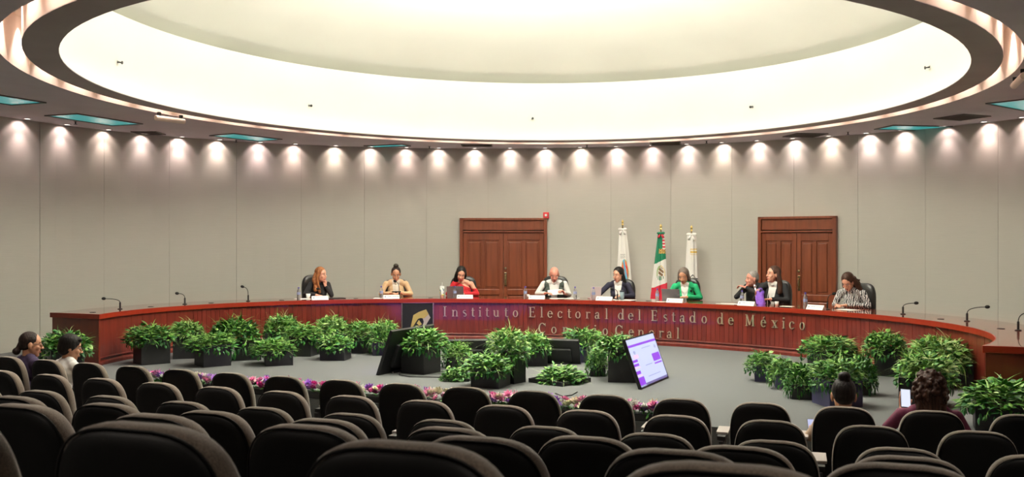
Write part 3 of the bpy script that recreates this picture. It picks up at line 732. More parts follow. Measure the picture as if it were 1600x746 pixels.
# ------------------------------------------------------------------ floor monitors
M['scr'] = mat('screen_white', (.02, .02, .02), .3, emit=(.58, .64, 1.0), es=.58)
M['scrp'] = mat('screen_violet', (.02, .02, .02), .3, emit=(.30, .06, .78), es=.55)
M['scrl'] = mat('screen_lilac', (.02, .02, .02), .3, emit=(.50, .30, .90), es=.55)
M['scrg'] = mat('screen_grey', (.02, .02, .02), .3, emit=(.40, .45, .75), es=.5)
M['scrk'] = mat('screen_pink', (.02, .02, .02), .3, emit=(.85, .60, .85), es=.55)
M['scrd'] = mat('screen_bar', (.02, .02, .02), .3, emit=(.25, .22, .55), es=.35)
def inr(u, v, a, b, c_, d_): return a <= u <= b and c_ <= v <= d_
def page(u, v):       # u 0..1 left to right, v 0..1 top to bottom
    if inr(u, v, 0, 1, .11, .17): return 1
    if inr(u, v, .0, .17, .44, .49) or inr(u, v, .0, .17, .51, .57) or inr(u, v, .0, .15, .66, .74) or inr(u, v, 0, .2, .80, 1.0) and v < .96: return 1
    if inr(u, v, 0, .19, .585, .62) or inr(u, v, 0, .17, .75, .775): return 4
    if inr(u, v, .08, .25, .33, .41): return 4
    if inr(u, v, .70, .98, .42, .645):
        return 0 if (abs(v-.47) < .004 or abs(v-.52) < .004 or abs(v-.60) < .022) else 1
    if v > .955: return 5 if u > .2 else 3
    if inr(u, v, .42, .75, .235, .245) or inr(u, v, .46, .72, .265, .272) or inr(u, v, .38, .62, .60, .61) or inr(u, v, .35, .80, .835, .845): return 3
    if (u-.9)**2/.0012+(v-.28)**2/.0016 < 1 or (u-.15)**2/.0012+(v-.29)**2/.0016 < 1: return 3
    return 0
def monitor(loc, rz, label, tilt=20, W=1.11, H=.645, mats=None):
    """stands on its long edge, screen towards local -y, leaning back"""
    o = thing('floor_monitor', loc, rz, label, 'monitor')
    X = Matrix.Rotation(radians(-tilt), 4, 'X')
    m = MB(); m.box((0, .02, H/2), (W, .035, H), X); m.build('casing', M['blk'], o, bevel=.006)
    m = MB()
    for a, b, u, v in ((0, H-.008, W, .016), (0, .010, W, .02), (W/2-.008, H/2, .016, H), (-W/2+.008, H/2, .016, H)): m.box((a, -.001, b), (u, .012, v), X)
    m.build('bezel', M['blk'], o)
    m = MB(); m.box((0, .055, H*.42), (W*.6, .05, H*.5), X); m.build('rear_housing', M['blk2'], o, bevel=.01)
    nx, nz = 80, 60; x0, x1, z0, z1 = -W/2+.016, W/2-.016, .022, H-.018
    m = MB(); vs = [X @ Vector((x0+(x1-x0)*i/nx, -.0035, z0+(z1-z0)*j/nz)) for j in range(nz+1) for i in range(nx+1)]
    m.add(vs, [])
    for j in range(nz):
        for i in range(nx):
            a = j*(nx+1)+i; m.f.append((a, a+1, a+nx+2, a+nx+1)); m.m.append(page((i+.5)/nx, 1-(j+.5)/nz))
    m.cm = 1; m.build('screen', mats or [M['scr'], M['scrp'], M['scrl'], M['scrg'], M['scrk'], M['scrd']], o)
    m = MB(); m.box((0, .05, .012), (W*.5, .10, .024)); m.build('foot', M['blk2'], o)
    return o
a = P(1002, 609.5); b = P(1044.5, 591); d = (b-a)
monitor((a+b)/2, atan2(d.y, d.x), 'lit floor monitor with lilac and violet page leaning beside the planter', 20, d.length)
M['vscr'] = mat('screen_bright_violet', (.02, .02, .02), .3, emit=(.40, .16, 1.0), es=1.3)
def back_monitor(xl, yl, xr, yr, label, tilt=18, H=.645):
    a = P(xl, yl); b = P(xr, yr); d = a-b
    return monitor((a+b)/2, atan2(d.y, d.x), label, tilt, d.length, H, [M['vscr']]*6)
mo = back_monitor(588, 587, 655, 572, 'black floor monitor seen from behind at left, facing the table', 20, .66)
back_monitor(698, 571, 766, 570, 'black floor monitor facing the table behind the middle planters', 25, .44)
back_monitor(846, 567, 908, 569, 'black floor monitor facing the table right of the middle planters', 25, .42)
m = MB(); pts = [P(625, 575)+Vector((0, 0, .02)), P(624, 587)+Vector((0, 0, .008)), P(640, 590)+Vector((0, 0, .008)), P(668, 590.5)+Vector((0, 0, .008)), P(692, 591)+Vector((0, 0, .008))]; m.tube(pts, .008, 6)
tag(m.build('power_cable', M['blk2']), 'black cable on the carpet from the left monitor to the low tray', 'cable')
m = MB(); m.tube([P(868, 616)+Vector((0, 0, .008)), P(880, 621)+Vector((0, 0, .008)), P(893, 619)+Vector((0, 0, .008)), P(902, 614)+Vector((0, 0, .008))], .006, 6)
tag(m.build('power_cable', M['blk2']), 'thin loose cable end on the carpet before the right low tray', 'cable')
# ================================================================== AUDIENCE SEATS
# template in local coordinates: floor at z=0, top of the back at z=.95, seat faces +y
def back_outline(w_, h, n=40, inset=0):
    """closed outline (x,z) of a seat back: wide rounded shoulders, slightly narrower foot"""
    pts = []
    W2 = w_/2-inset; hh = h/2-inset
    for i in range(n):
        a = 2*pi*i/n+pi/n; ca, sa = cos(a), sin(a)
        e = 2.0/(4.1 if sa > 0 else 5)
        x = W2*(abs(ca)**e)*(1 if ca > 0 else -1); z = hh*(abs(sa)**e)*(1 if sa > 0 else -1)
        k = 1-.08*max(0, -z/hh)-.03*max(0, z/hh)
        crown = .016*(1-(x/W2)**2)*max(0, z/hh)
        pts.append((x*k, z+h/2+crown-.012))
    return pts
def loft(m, secs):
    """secs: list of (outline pts, y)"""
    n = len(secs[0][0]); vs = []; fs = []
    for pts, y in secs: vs += [(x, y, z) for x, z in pts]
    for j in range(len(secs)-1):
        for i in range(n): a = j*n+i; b = j*n+(i+1) % n; fs.append((a, a+n, b+n, b))
    fs.append(tuple(range(n))); fs.append(tuple(range((len(secs)-1)*n+n-1, (len(secs)-1)*n-1, -1)))
    return m.add(vs, fs)
TILT = radians(9); BH = .62; BW = .465; BZ = .325
def bent(m):      # lean the back: y grows more negative with height
    m.v = [(x, y-(z-BZ)*math.tan(TILT)*(.6+.4*(z-BZ)/BH), z) for x, y, z in m.v]; return m
def outl(ins, dz=0): return [(x, z+BZ+dz) for x, z in back_outline(BW, BH+.004, 44, ins)]
m = MB(); loft(m, [(outl(.022), -.004), (outl(.006), .002), (outl(0), .014), (outl(0), .050), (outl(.006), .064), (outl(.022), .076), (outl(.06), .084)]); bent(m); me_cush = m.mesh('back_cushion', M['fabric'], True)
m = MB(); loft(m, [(outl(.075), -.030), (outl(.045), -.027), (outl(.020), -.018), (outl(.010), -.004), (outl(.010), .004)]); bent(m); me_shell = m.mesh('back_shell', M['shell'], True)
m = MB(); pts = [(x*1, z) for x, z in outl(.007)]; pts3 = [(x, -.006, z) for x, z in pts]; m.tube(pts3+pts3[:1], .0035, 5); bent(m); me_pipe = m.mesh('piping', M['shell'], True)
m = MB()
so = []
for i in range(32):
    a = 2*pi*i/32; e = 2/4.0; so.append((.235*(abs(cos(a))**e)*(1 if cos(a) > 0 else -1), .235*(abs(sin(a))**e)*(1 if sin(a) > 0 else -1)+.22))
k = len(so); secz = [(.94, .36), (1, .38), (1, .43), (.95, .455), (.8, .465)]
vs = [(x*s_, (y-.22)*s_+.22, z) for s_, z in secz for x, y in so]; fs = [(j*k+i, j*k+(i+1) % k, (j+1)*k+(i+1) % k, (j+1)*k+i) for j in range(4) for i in range(k)]+[tuple(range(k-1, -1, -1)), tuple(range(4*k, 5*k))]
m.add(vs, fs); me_seat = m.mesh('seat_cushion', M['fabric'], True)
m = MB(); m.box((0, .20, .34), (.36, .34, .04)); m.box((0, .16, .18), (.07, .10, .32)); m.box((0, .16, .012), (.26, .24, .024)); me_ped = m.mesh('pedestal', M['blk2'])
m = MB(); m.box((0, .18, .33), (.035, .30, .60)); m.box((0, .02, .50), (.03, .06, .25)); me_armp = m.mesh('arm_post', M['blk2'])
m = MB(); m.box((0, .20, .645), (.062, .36, .03)); me_arm = m.mesh('armrest', M['blk'])
M['tablet'] = mat('tablet_grey', (.42, .38, .36), .45)
m = MB(); m.box((0, .24, .668), (.09, .26, .016)); me_tab = m.mesh('writing_tablet', M['tablet'])
rown = ['front', 'second', 'third', 'fourth', 'fifth', 'sixth and nearest']
seatrefs = [1078, 1055, 1033, 702, 788, 636]
occupied = {}
def seat(x, y, z, label, grp):
    o = thing('auditorium_seat', (x, y, z), rnd.uniform(-.012, .012), label, 'seat', grp)
    for nm, me in (('back_cushion', me_cush), ('back_shell', me_shell), ('piping', me_pipe), ('seat_cushion', me_seat), ('pedestal', me_ped)): link(nm, me, o)
    for s_ in (-.3, ): link('arm_post', me_armp, o, (s_, 0, 0)); link('armrest', me_arm, o, (s_, 0, 0)); link('writing_tablet', me_tab, o, (s_, 0, 0))
    return o
PITCH = .60
def pxof(x, y): q = Vector((x, y, 0))-CAM; return 800+F*q.dot(RGT)/q.dot(FWD) if q.dot(FWD) > .5 else 9e9
for k, (R_, ph, hh) in enumerate(ROWS):
    spots = []
    for i in range(-24, 12):
        a = ph+i*PITCH/R_; x, y = AXC+R_*sin(a), AYC-R_*cos(a)
        if -(260 if k > 3 else 70) < pxof(x, y) < (1900 if k > 3 else 1690) and -8.2 < x < 9.4: spots.append((x, y, a))
    nv = len(spots)
    for i, (x, y, a) in enumerate(spots):
        if i < (nv+1)//2: lab = 'black and grey auditorium seat in the %s row, %s from the left' % (rown[k], ordinal[i])
        else: lab = 'black and grey auditorium seat in the %s row, %s from the right' % (rown[k], ordinal[nv-1-i])
        o = seat(x, y, ROWF[k], lab, 'auditorium seats, %s row' % rown[k]); o.rotation_euler.z += a
        occupied[(k, round(pxof(x, y)))] = (x, y)
def seat_near(k, px):
    b = min((kk for kk in occupied if kk[0] == k), key=lambda q: abs(q[1]-px)); return occupied[b]

# ================================================================== PLANTERS
def leafshape(L, W, kind, seg=4, pale=.9, bend=.35):
    """strip leaf along +y with droop, returns verts, faces, tint"""
    vs, fs, tn = [], [], []
    for i in range(seg+1):
        t = i/seg
        if kind == 'heart': w_ = W*(sin(pi*min(1, t*.86+.14))**.75) if t < 1 else 0
        elif kind == 'lance': w_ = W*sin(pi*(t*.92+.04))**.8
        else: w_ = W*(1-t**2)*.9+.0005
        y = L*t*(1-.15*bend*t); z = -bend*L*t*t
        vs += [(-w_/2, y, z-.12*w_), (0, y, z+.05*w_), (w_/2, y, z-.12*w_)]
        tn += [pale, 0, pale]
    for i in range(seg):
        a = i*3; fs += [(a, a+1, a+4, a+3), (a+1, a+2, a+5, a+4)]
    return vs, fs, tn
def foliage_mesh(seed, style, nl=860):
    """arrangement for a box of half-width .25: origin at the centre of the rim"""
    r = random.Random(seed); m = MB()
    tufts = [(r.uniform(0, 2*pi), sqrt(r.random())*.24, r.choice((0, 1, 2))) for _ in range(12)]
    for i in range(nl):
        a = r.uniform(0, 2*pi); u = sqrt(r.random())
        rad = .305*u; x, y = rad*cos(a), rad*sin(a); lay = r.random()**.6
        z = (.175*sqrt(max(0, 1-u**2.6))+.02)*lay-.05*max(0, u-.8)*4
        k = r.random()
        if style == 'grass': kind = 'blade' if k < .55 else ('lance' if k < .75 else 'heart')
        elif style == 'broad': kind = 'heart' if k < .55 else ('lance' if k < .75 else 'blade')
        else: kind = 'blade' if k < .42 else ('lance' if k < .66 else 'heart')
        el = r.uniform(.15, 1.35)*(1-.55*u)-.25*(u > .85); az = a+r.uniform(-1.5, 1.5)
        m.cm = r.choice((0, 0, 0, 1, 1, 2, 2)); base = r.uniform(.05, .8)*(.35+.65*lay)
        if kind == 'blade':
            t_ = min(tufts, key=lambda q: (q[1]*cos(q[0])-x)**2+(q[1]*sin(q[0])-y)**2)
            x = x*.35+t_[1]*cos(t_[0])*.65; y = y*.35+t_[1]*sin(t_[0])*.65; m.cm = (0, 2, 2)[t_[2]]
            vs, fs, tn = leafshape(r.uniform(.10, .20), r.uniform(.007, .014), kind, 4, .3, r.uniform(.2, .8)); az = r.uniform(0, 2*pi)
        elif kind == 'lance': vs, fs, tn = leafshape(r.uniform(.05, .09), r.uniform(.014, .026), kind, 3, .25, r.uniform(.1, .5))
        else: vs, fs, tn = leafshape(r.uniform(.04, .07), r.uniform(.038, .06), kind, 3, .08, r.uniform(.1, .4))
        X = Matrix.Translation((x, y, z)) @ Matrix.Rotation(az-pi/2, 4, 'Z') @ Matrix.Rotation(el, 4, 'X') @ Matrix.Rotation(r.uniform(-.7, .7), 4, 'Y')
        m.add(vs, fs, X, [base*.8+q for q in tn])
    for i in range(80):      # sprays that hang over the rim
        a = r.uniform(0, 2*pi); m.cm = r.choice((0, 1)); vs, fs, tn = leafshape(r.uniform(.04, .075), r.uniform(.018, .042), r.choice(('heart', 'lance', 'blade')), 3, .15, .5)
        q = r.uniform(.24, .32); X = Matrix.Translation((q*cos(a), q*sin(a), r.uniform(-.08, .02))) @ Matrix.Rotation(a-pi/2+r.uniform(-1., 1.), 4, 'Z') @ Matrix.Rotation(r.uniform(-1.3, -.3), 4, 'X')
        m.add(vs, fs, X, [.35*r.random()+q_ for q_ in tn])
    for i in range(22):      # stray thin blades and stems
        a = r.uniform(0, 2*pi); m.cm = 2; vs, fs, tn = leafshape(r.uniform(.20, .30), .005, 'blade', 5, .5, r.uniform(.1, .9))
        X = Matrix.Translation((.18*cos(a), .18*sin(a), .05)) @ Matrix.Rotation(a-pi/2+r.uniform(-.5, .5), 4, 'Z') @ Matrix.Rotation(r.uniform(.2, 1.2), 4, 'X')
        m.add(vs, fs, X, [.6+q*.2 for q in tn])
    m.cm = 1
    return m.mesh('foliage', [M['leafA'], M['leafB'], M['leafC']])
fol = [foliage_mesh(11, 'mixed'), foliage_mesh(12, 'broad'), foliage_mesh(13, 'grass'), foliage_mesh(14, 'mixed'), foliage_mesh(15, 'broad')]
lm = []
for i, (L, W, kd, mt) in enumerate(((.095, .085, 'heart', 'leafA'), (.11, .09, 'heart', 'leafB'), (.13, .05, 'lance', 'leafA'), (.12, .05, 'lance', 'leafC'), (.10, .085, 'heart', 'leafC'), (.15, .035, 'lance', 'leafB'))):
    vs, fs, tn = leafshape(L, W, kd, 6, .28, .4); m = MB(); m.add(vs, fs, None, [.35+q for q in tn]); lm.append(m.mesh('leaf', M[mt], True))
def planter(box, rimy, fo, label, style=0, vio=False, nleaf=14, dep=None):
    """box: left, nearest-corner and right columns and the corner's row; rimy: row of the rim; fo: foliage columns and top row"""
    xl, xc, xr, yc = box; p = P(xc, yc); Z = depth(p); k = Z/F
    wl, wr = (xc-xl)*k, (xr-xc)*k; side = hypot(wl, wr); phi = atan2(wl, wr)
    v = (p-CAM); v.z = 0; v.normalize(); er = Vector((v.y, -v.x, 0))
    fd = er*cos(phi)+v*sin(phi); sd = -er*sin(phi)+v*cos(phi)
    wx, wy = side/2, (dep or side)/2
    c = p+fd*wx+sd*wy; az = atan2(fd.y, fd.x)
    hb = max(.04, zat(p, rimy))
    o = thing('planter', (c.x, c.y, 0), az, label, 'planter', 'planters of mixed foliage around the stage')
    mt = M['planter2'] if vio else M['planter']; t_ = .015
    m = MB()
    m.box((0, -wy+t_/2, hb/2), (2*wx, t_, hb)); m.box((0, wy-t_/2, hb/2), (2*wx, t_, hb)); m.box((-wx+t_/2, 0, hb/2), (t_, 2*wy-2*t_, hb)); m.box((wx-t_/2, 0, hb/2), (t_, 2*wy-2*t_, hb)); m.box((0, 0, .01), (2*wx-.01, 2*wy-.01, .02))
    m.build('box', mt, o, bevel=.003)
    m = MB(); m.box((0, 0, hb-.03), (2*wx-2*t_, 2*wy-2*t_, .02)); m.build('soil', M['soil'], o)
    kc = depth(c)/F; Rf = (fo[1]-fo[0])/2*kc; off = ((fo[0]+fo[1])/2-(800+F*(c-CAM).dot(RGT)/depth(c)))*kc
    ztop = CZ+(HY-fo[2])*depth(c)/F; hf = max(.35, (ztop-hb)/.235); lo = Matrix.Rotation(-az, 3, 'Z') @ (RGT*off)
    n2 = 2 if Rf > .52 else 1
    for q in range(n2):
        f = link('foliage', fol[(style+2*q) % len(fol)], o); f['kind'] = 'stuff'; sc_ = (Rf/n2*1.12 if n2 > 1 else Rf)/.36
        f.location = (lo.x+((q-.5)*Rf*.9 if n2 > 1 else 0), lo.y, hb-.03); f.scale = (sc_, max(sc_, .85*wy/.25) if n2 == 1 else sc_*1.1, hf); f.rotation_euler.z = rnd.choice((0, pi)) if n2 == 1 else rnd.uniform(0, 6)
    for i in range(nleaf*n2):
        a = rnd.uniform(0, 2*pi); u = sqrt(rnd.random())
        x, y = lo.x+Rf*.85*u*cos(a), lo.y+min(Rf, wy*1.25)*.85*u*sin(a); z = hb+hf*(.17*sqrt(1-u**2.6)+rnd.uniform(-.01, .03))-.03*(u > .8)
        l = link('leaf', rnd.choice(lm), o, (x, y, z)); k_ = rnd.uniform(.5, .9); l.scale = (k_, k_, k_)
        l.rotation_euler = (rnd.uniform(.1, 1.2)*(1-.5*u)-.5*(u > .85), rnd.uniform(-.7, .7), a-pi/2+rnd.uniform(-1.3, 1.3))
planter((208.5, 221, 264, 571.5), 531, (190, 276, 503), 'tall black planter of foliage nearest the left end of the table', 0)
planter((270, 270, 312, 562), 522, (262, 322, 497), 'black planter of pale foliage second along the left of the table', 3)
planter((304, 318, 360, 575), 541, (286, 372, 517), 'black planter with mixed foliage standing in front, third from the left end', 0)
planter((366, 366, 407, 564.5), 536, (322, 412, 491), 'black planter with a wide leafy mound behind the third one', 1)
planter((412.5, 414, 457, 573), 549, (388, 466, 526), 'low black planter with bluish foliage nearest the stage edge at left', 2)
planter((414, 414, 456, 553), 522, (408, 472, 487), 'tall black planter of dark leaves by the violet reflections on the table', 1)
planter((452, 485.5, 498, 558), 526, (440, 508, 503), 'black planter with a pale heart leaf, right of the low bluish one', 2)
planter((500, 500, 542, 554), 522, (486, 550, 489), 'tall black planter of dense grassy foliage close to the table', 3)
planter((500, 538, 549, 564.5), 541, (491, 555, 519), 'low black planter with seamed faces in front of the dense grassy one', 1)
planter((545, 567, 581, 553), 526, (530, 592, 498), 'black planter with trailing stems, left of the left monitor', 2)
planter((582, 582, 618, 556.5), 536, (572, 630, 495), 'black planter with bushy foliage partly behind the left monitor', 3)
planter((626, 662, 689, 586.5), 541, (620, 706, 508), 'large tall black planter standing right of the left monitor', 4)
planter((698, 698, 738, 577), 559, (686, 742, 528), 'small black planter between the large one and the middle group', 2)
planter((735, 779, 798, 608.5), 578, (716, 806, 548), 'black planter of broad leaves at the front of the middle group', 4)
planter((778, 803, 822, 601), 552, (752, 832, 506), 'tallest black planter crowned with yellow-green foliage in the middle group', 0)
planter((822, 822, 855.5, 573), 544, (800, 864, 515), 'black planter with hanging heart leaves just behind the tallest one', 1)
planter((887, 887, 920, 566), 538.5, (871, 952, 509), 'black planter with a pale fountain of blades right of the black monitor', 2)
planter((922, 922, 946, 589), 572, (912, 953, 541), 'small black planter with spiky grass left of the lit monitor', 2)
planter((950, 950, 1003, 598), 548, (925, 1005, 519), 'large black planter directly behind the lit monitor', 1)
planter((693, 693, 733, 597.5), 593, (684, 740, 572), 'low black tray of trailing leaves left of the middle planters', 4)
planter((824, 879, 925, 605), 598, (832, 922, 568), 'low black tray of light green foliage in the middle', 4)
planter((1179, 1179, 1211, 597), 571, (1160, 1222, 546), 'small violet-sheened planter at the left of the right-hand group', 2, vio=True)
planter((1211, 1222, 1238, 609), 588, (1195, 1250, 554), 'narrow violet-sheened planter second in the right-hand group', 2, vio=True)
planter((1237, 1237, 1270, 624.5), 602, (1222, 1278, 562), 'small black planter third in the right-hand group', 4)
planter((1269, 1296.5, 1346, 638.5), 597, (1260, 1352, 553), 'violet-faced planter in front of the woman with the bun', 0, vio=True)
planter((1330, 1346, 1361, 619), 595, (1318, 1374, 548), 'black planter behind the head of the woman with the bun', 1)
planter((1262, 1290, 1332, 592), 550, (1244, 1345, 519), 'black planter with a high round mound of foliage behind the right-hand group', 3)
planter((1366, 1366, 1404, 587.5), 545, (1346, 1420, 513), 'black planter with dark leaves standing by the table right of the mound', 1)
planter((1404, 1404, 1462, 636), 590, (1395, 1500, 543), 'large black planter beyond the woman in maroon', 0)
planter((1428, 1428, 1485, 606), 562, (1412, 1520, 519), 'tall black planter with variegated foliage behind the maroon woman\'s planter', 3)
planter((1486, 1486, 1518, 606), 568, (1478, 1527, 540), 'black planter tucked beside the right end of the table', 2)
planter((1517.5, 1524, 1640, 674), 630, (1496, 1650, 586), 'wide black planter at the right edge below the table end', 4, dep=.45)
planter((75, 80, 128, 590), 548, (58, 145, 513), 'black planter with large leaves behind the two seated people at left', 1, nleaf=30)

# ================================================================== FLOWERS ALONG THE STAGE EDGE
fc = {'magenta': (.75, .08, .40), 'pink': (.88, .38, .60), 'violet': (.50, .24, .78), 'cream': (.88, .86, .66), 'white': (.88, .87, .84)}
fm = {k: mat('petal_'+k, c_, .6) for k, c_ in fc.items()}; fm['eye'] = mat('flower_eye', (.7, .6, .2), .7)
def flower_mesh(cn, seed, R0=.060):
    r = random.Random(seed); m = MB()
    for ring in range(3):
        n_ = 9-ring*2
        for i in range(n_):
            a = 2*pi*i/n_+ring*.4; vs, fs, tn = leafshape(R0*(1-.22*ring)*r.uniform(.9, 1.1), R0*.55, 'lance', 2, 0, -.2)
            m.add(vs, fs, Matrix.Translation((0, 0, .004*ring)) @ Matrix.Rotation(a, 4, 'Z') @ Matrix.Rotation(.25+.35*ring, 4, 'X'))
    m.cm = 1; m.ell((0, 0, .012), (.008, .008, .006), n=8, m=4)
    return m.mesh('flower', [fm[cn], fm['eye']])
fl = [flower_mesh(k, i) for i, k in enumerate(fc)]
for j, px in enumerate([255, 333, 410, 490, 590, 684, 780, 897, 1018]):
    d = FWD*F+RGT*(px-800); s_ = (EDGE+.11-CAM.y)/d.y; x = CAM.x+d.x*s_
    o = thing('flower_trough', (x, EDGE+.115, 0), 0, 'trough of pink, violet and cream flowers on the stage edge, %s from the left' % ordinal[j], 'flower arrangement', 'flower troughs along the stage edge')
    L = .86 if j < 8 else .6
    m = MB(); m.box((0, 0, .035), (L, .17, .07)); m.build('trough', M['blk2'], o, bevel=.004)
    m = MB(); r = random.Random(j)
    for i in range(110):
        m.cm = r.choice((0, 1, 0)); vs, fs, tn = leafshape(r.uniform(.05, .10), r.uniform(.015, .035), 'lance', 3, .2, .3); az = r.uniform(0, 6.3)
        m.add(vs, fs, Matrix.Translation((r.uniform(-L/2, L/2), r.uniform(-.08, .08), r.uniform(.06, .10))) @ Matrix.Rotation(az, 4, 'Z') @ Matrix.Rotation(r.uniform(-.3, .9), 4, 'X'), [.3+q for q in tn])
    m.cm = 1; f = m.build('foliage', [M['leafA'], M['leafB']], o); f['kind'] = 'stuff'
    for i in range(38):
        me = r.choice(fl+[fl[1], fl[3], fl[4], fl[2]]); q = link('flower', me, o, (-L/2+L*(i+.5)/38+r.uniform(-.02, .02), r.uniform(-.08, .07), r.uniform(.09, .165))); q.rotation_euler = (r.uniform(.0, .9), r.uniform(-.5, .5), r.uniform(0, 6)); k = r.uniform(.8, 1.25); q.scale = (k, k, k)
        q['label'] = me.materials[0].name.replace('petal_', '')+' flower head'

# ================================================================== FLAGS
fw = mat('flag_white', (.78, .76, .72), .7); fg = mat('flag_green', (.0, .17, .08), .6); fr = mat('flag_red', (.62, .02, .05), .6)
fgold = mat('flag_gold', (.62, .42, .10), .5); fbrown = mat('flag_brown', (.20, .11, .05), .6); fblue = mat('flag_blue', (.12, .42, .62), .6); fblk = mat('flag_black', (.03, .03, .04), .6); fgrey = mat('flag_grey', (.45, .44, .42), .6); fogr = mat('flag_olive', (.30, .40, .18), .6); fora = mat('flag_orange', (.75, .16, .06), .6)
FM = [fw, fg, fr, fgold, fbrown, fblue, fblk, fgrey, fogr, fora]
def flag(px, ypy, ybow, label, wtop, wbot, colf, bow, seed, lean=0):
    t = WALL.hit(px, -.55); p = WALL.pt(t, -.55)
    v = CAM-p; v.z = 0; rz = atan2(v.y, v.x)+pi/2         # local -y faces the camera
    top = zat(p, ypy); zb = zat(p, ybow)
    o = thing('flag', (p.x, p.y, 0), rz, label, 'flag', 'furled flags between the doors')
    m = MB(); m.lathe([(.16, 0), (.16, .03), (.05, .06), (.03, .12)], n=20); m.build('stand', M['brass'], o)
    m = MB(); m.cone((0, 0, .05), (0, 0, top-.12), .014, .014, 10); m.build('pole', M['brass'], o)
    m = MB(); m.lathe([(.012, top-.13), (.03, top-.11), (.012, top-.09), (.028, top-.05), (.002, top)], n=10); m.build('finial', M['gold'], o)
    N_, K = 120, 190; z0 = .35; rows = []
    m = MB(); r = random.Random(seed); ph = [r.uniform(0, 6) for _ in range(4)]
    for j in range(K+1):
        s_ = j/K; z = zb-(zb-z0)*s_; w_ = (wtop+(wbot-wtop)*s_**.8)/2
        row = []
        for i in range(N_):
            a = 2*pi*i/N_; k = 1+.10*sin(5*a+ph[0]+s_*1.5)+.07*sin(8*a+ph[1]-s_*2)+.03*sin(13*a+ph[2])
            row.append((w_*k*cos(a)+lean*s_, w_*.75*k*sin(a), z-.04*sin(2*a+ph[3])*s_))
        rows.append(row)
    m.add([q for row in rows for q in row], [])
    for j in range(K):
        for i in range(N_):
            a = j*N_+i; b = j*N_+(i+1) % N_; m.f.append((a, a+N_, b+N_, b))
            ang_ = 2*pi*(i+.5)/N_; front = sin(ang_) < 0.15; u = cos(ang_)
            m.m.append(colf(u, (j+.5)/K, front, rows[j][i][2]))
    m.cm = 1; m.build('cloth', FM, o, smooth=True)
    if bow:
        m = MB(); c0, c1, sz = bow
        for s_ in (-1, 1):
            m.cm = c0; m.ell((s_*sz*.55, -.04, zb+.02), (sz*.5, .02, sz*.32), Matrix.Identity(4), 14, 8)
            m.cm = c1; m.cone((s_*.01, -.05, zb), (s_*sz*.6, -.07, zb-sz*.9), .012, .026, 8)
        m.cm = c0; m.ell((0, -.05, zb+.01), (.028, .025, .03)); m.cm = 1; m.build('bow', FM, o, smooth=True)
    return o
zcol = {}
def cf_left(u, s, front, z):
    if front:
        d = ((u-.25-.5*(s-.42))/.62)**2+((z-1.22)/.24)**2
        if d < 1:
            if abs(u-.3-(1.22-z)*.9) < .16: return 5
            if d > .72: return 3 if (int((u+z*6)*6)) % 2 else 8
            return 9 if (int(z*22+u*4)) % 3 else 2
        if .93 < z-.55 < 1.03 and abs(u+.1) < .5 and (int(z*60)) % 2: return 7
    return 0
def cf_mex(u, s, front, z):
    zz = z-u*.055
    if front:
        d = ((u-.05)/.70)**2+((z-1.18)/.155)**2
        if d < 1 and zz < 1.36:
            dd = ((u-.15)/.42)**2+((z-1.20)/.10)**2
            if dd < 1: return 4 if (int(z*50+u*5)) % 4 else 0
            if z < 1.12: return 1 if (int(u*9)) % 2 == 0 else 0
            return 8 if u < 0 and d > .35 else (3 if d > .8 else 0)
        if zz > 1.62 and u > .45: return 2 if int(z*30) % 2 else 0
        if 1.58 < z < 1.68 and u > -.35: return 3 if (int(z*40)+int(u*7)) % 2 else 4
    if zz > 1.42: return 1
    if zz > .93: return 0
    return 2
def cf_right(u, s, front, z):
    if front:
        if 1.56 < z < 1.68 and u > -.25: return 3 if (int(z*44)) % 3 else 0
        if abs(z-(1.15-.12*abs(u-.2))) < .012 or abs(z-(.98-.02*abs(u-.2))) < .010: return 6
    return 0
flag(973, 343, 360, 'furled white flag with a red and blue coat of arms, leftmost of the three', .13, .36, cf_left, (0, 0, .09), 3, .03)
flag(1033, 350, 366, 'furled green, white and red flag with a brown eagle emblem', .11, .36, cf_mex, (1, 2, .08), 5, -.03)
flag(1081, 352, 368, 'furled white flag with gold lettering bands, rightmost of the three', .17, .27, cf_right, (0, 0, .10), 8, .0)
# ================================================================== PEOPLE
def skinm(name, c): return noise_mat(name, c, tuple(min(1, x*1.12) for x in c), (25, 25, 25), .5, .05)
SK = {'fair': skinm('skin_fair', (.62, .32, .22)), 'tan': skinm('skin_tan', (.50, .25, .15)), 'ruddy': skinm('skin_ruddy', (.62, .27, .20)), 'brown': skinm('skin_brown', (.40, .18, .11))}
def hairm(name, a, b): return noise_mat(name, a, b, (70, 70, 9), .5, .9, 5, dist=.006, spec=.22)
HM = {'black': hairm('hair_black', (.006, .005, .005), (.020, .016, .014)), 'red': hairm('hair_red', (.12, .035, .012), (.40, .16, .055)), 'brown': hairm('hair_brown', (.02, .010, .006), (.075, .032, .02)), 'greybrown': hairm('hair_greybrown', (.07, .05, .04), (.20, .16, .14)), 'grey': hairm('hair_grey', (.18, .16, .15), (.36, .33, .31)), 'dark': hairm('hair_dark', (.014, .009, .008), (.045, .03, .025))}
def cloth(name, c, k=1.35): return noise_mat('cloth_'+name, c, tuple(min(1, x*k) for x in c), (60, 60, 60), .85, .35, 5)
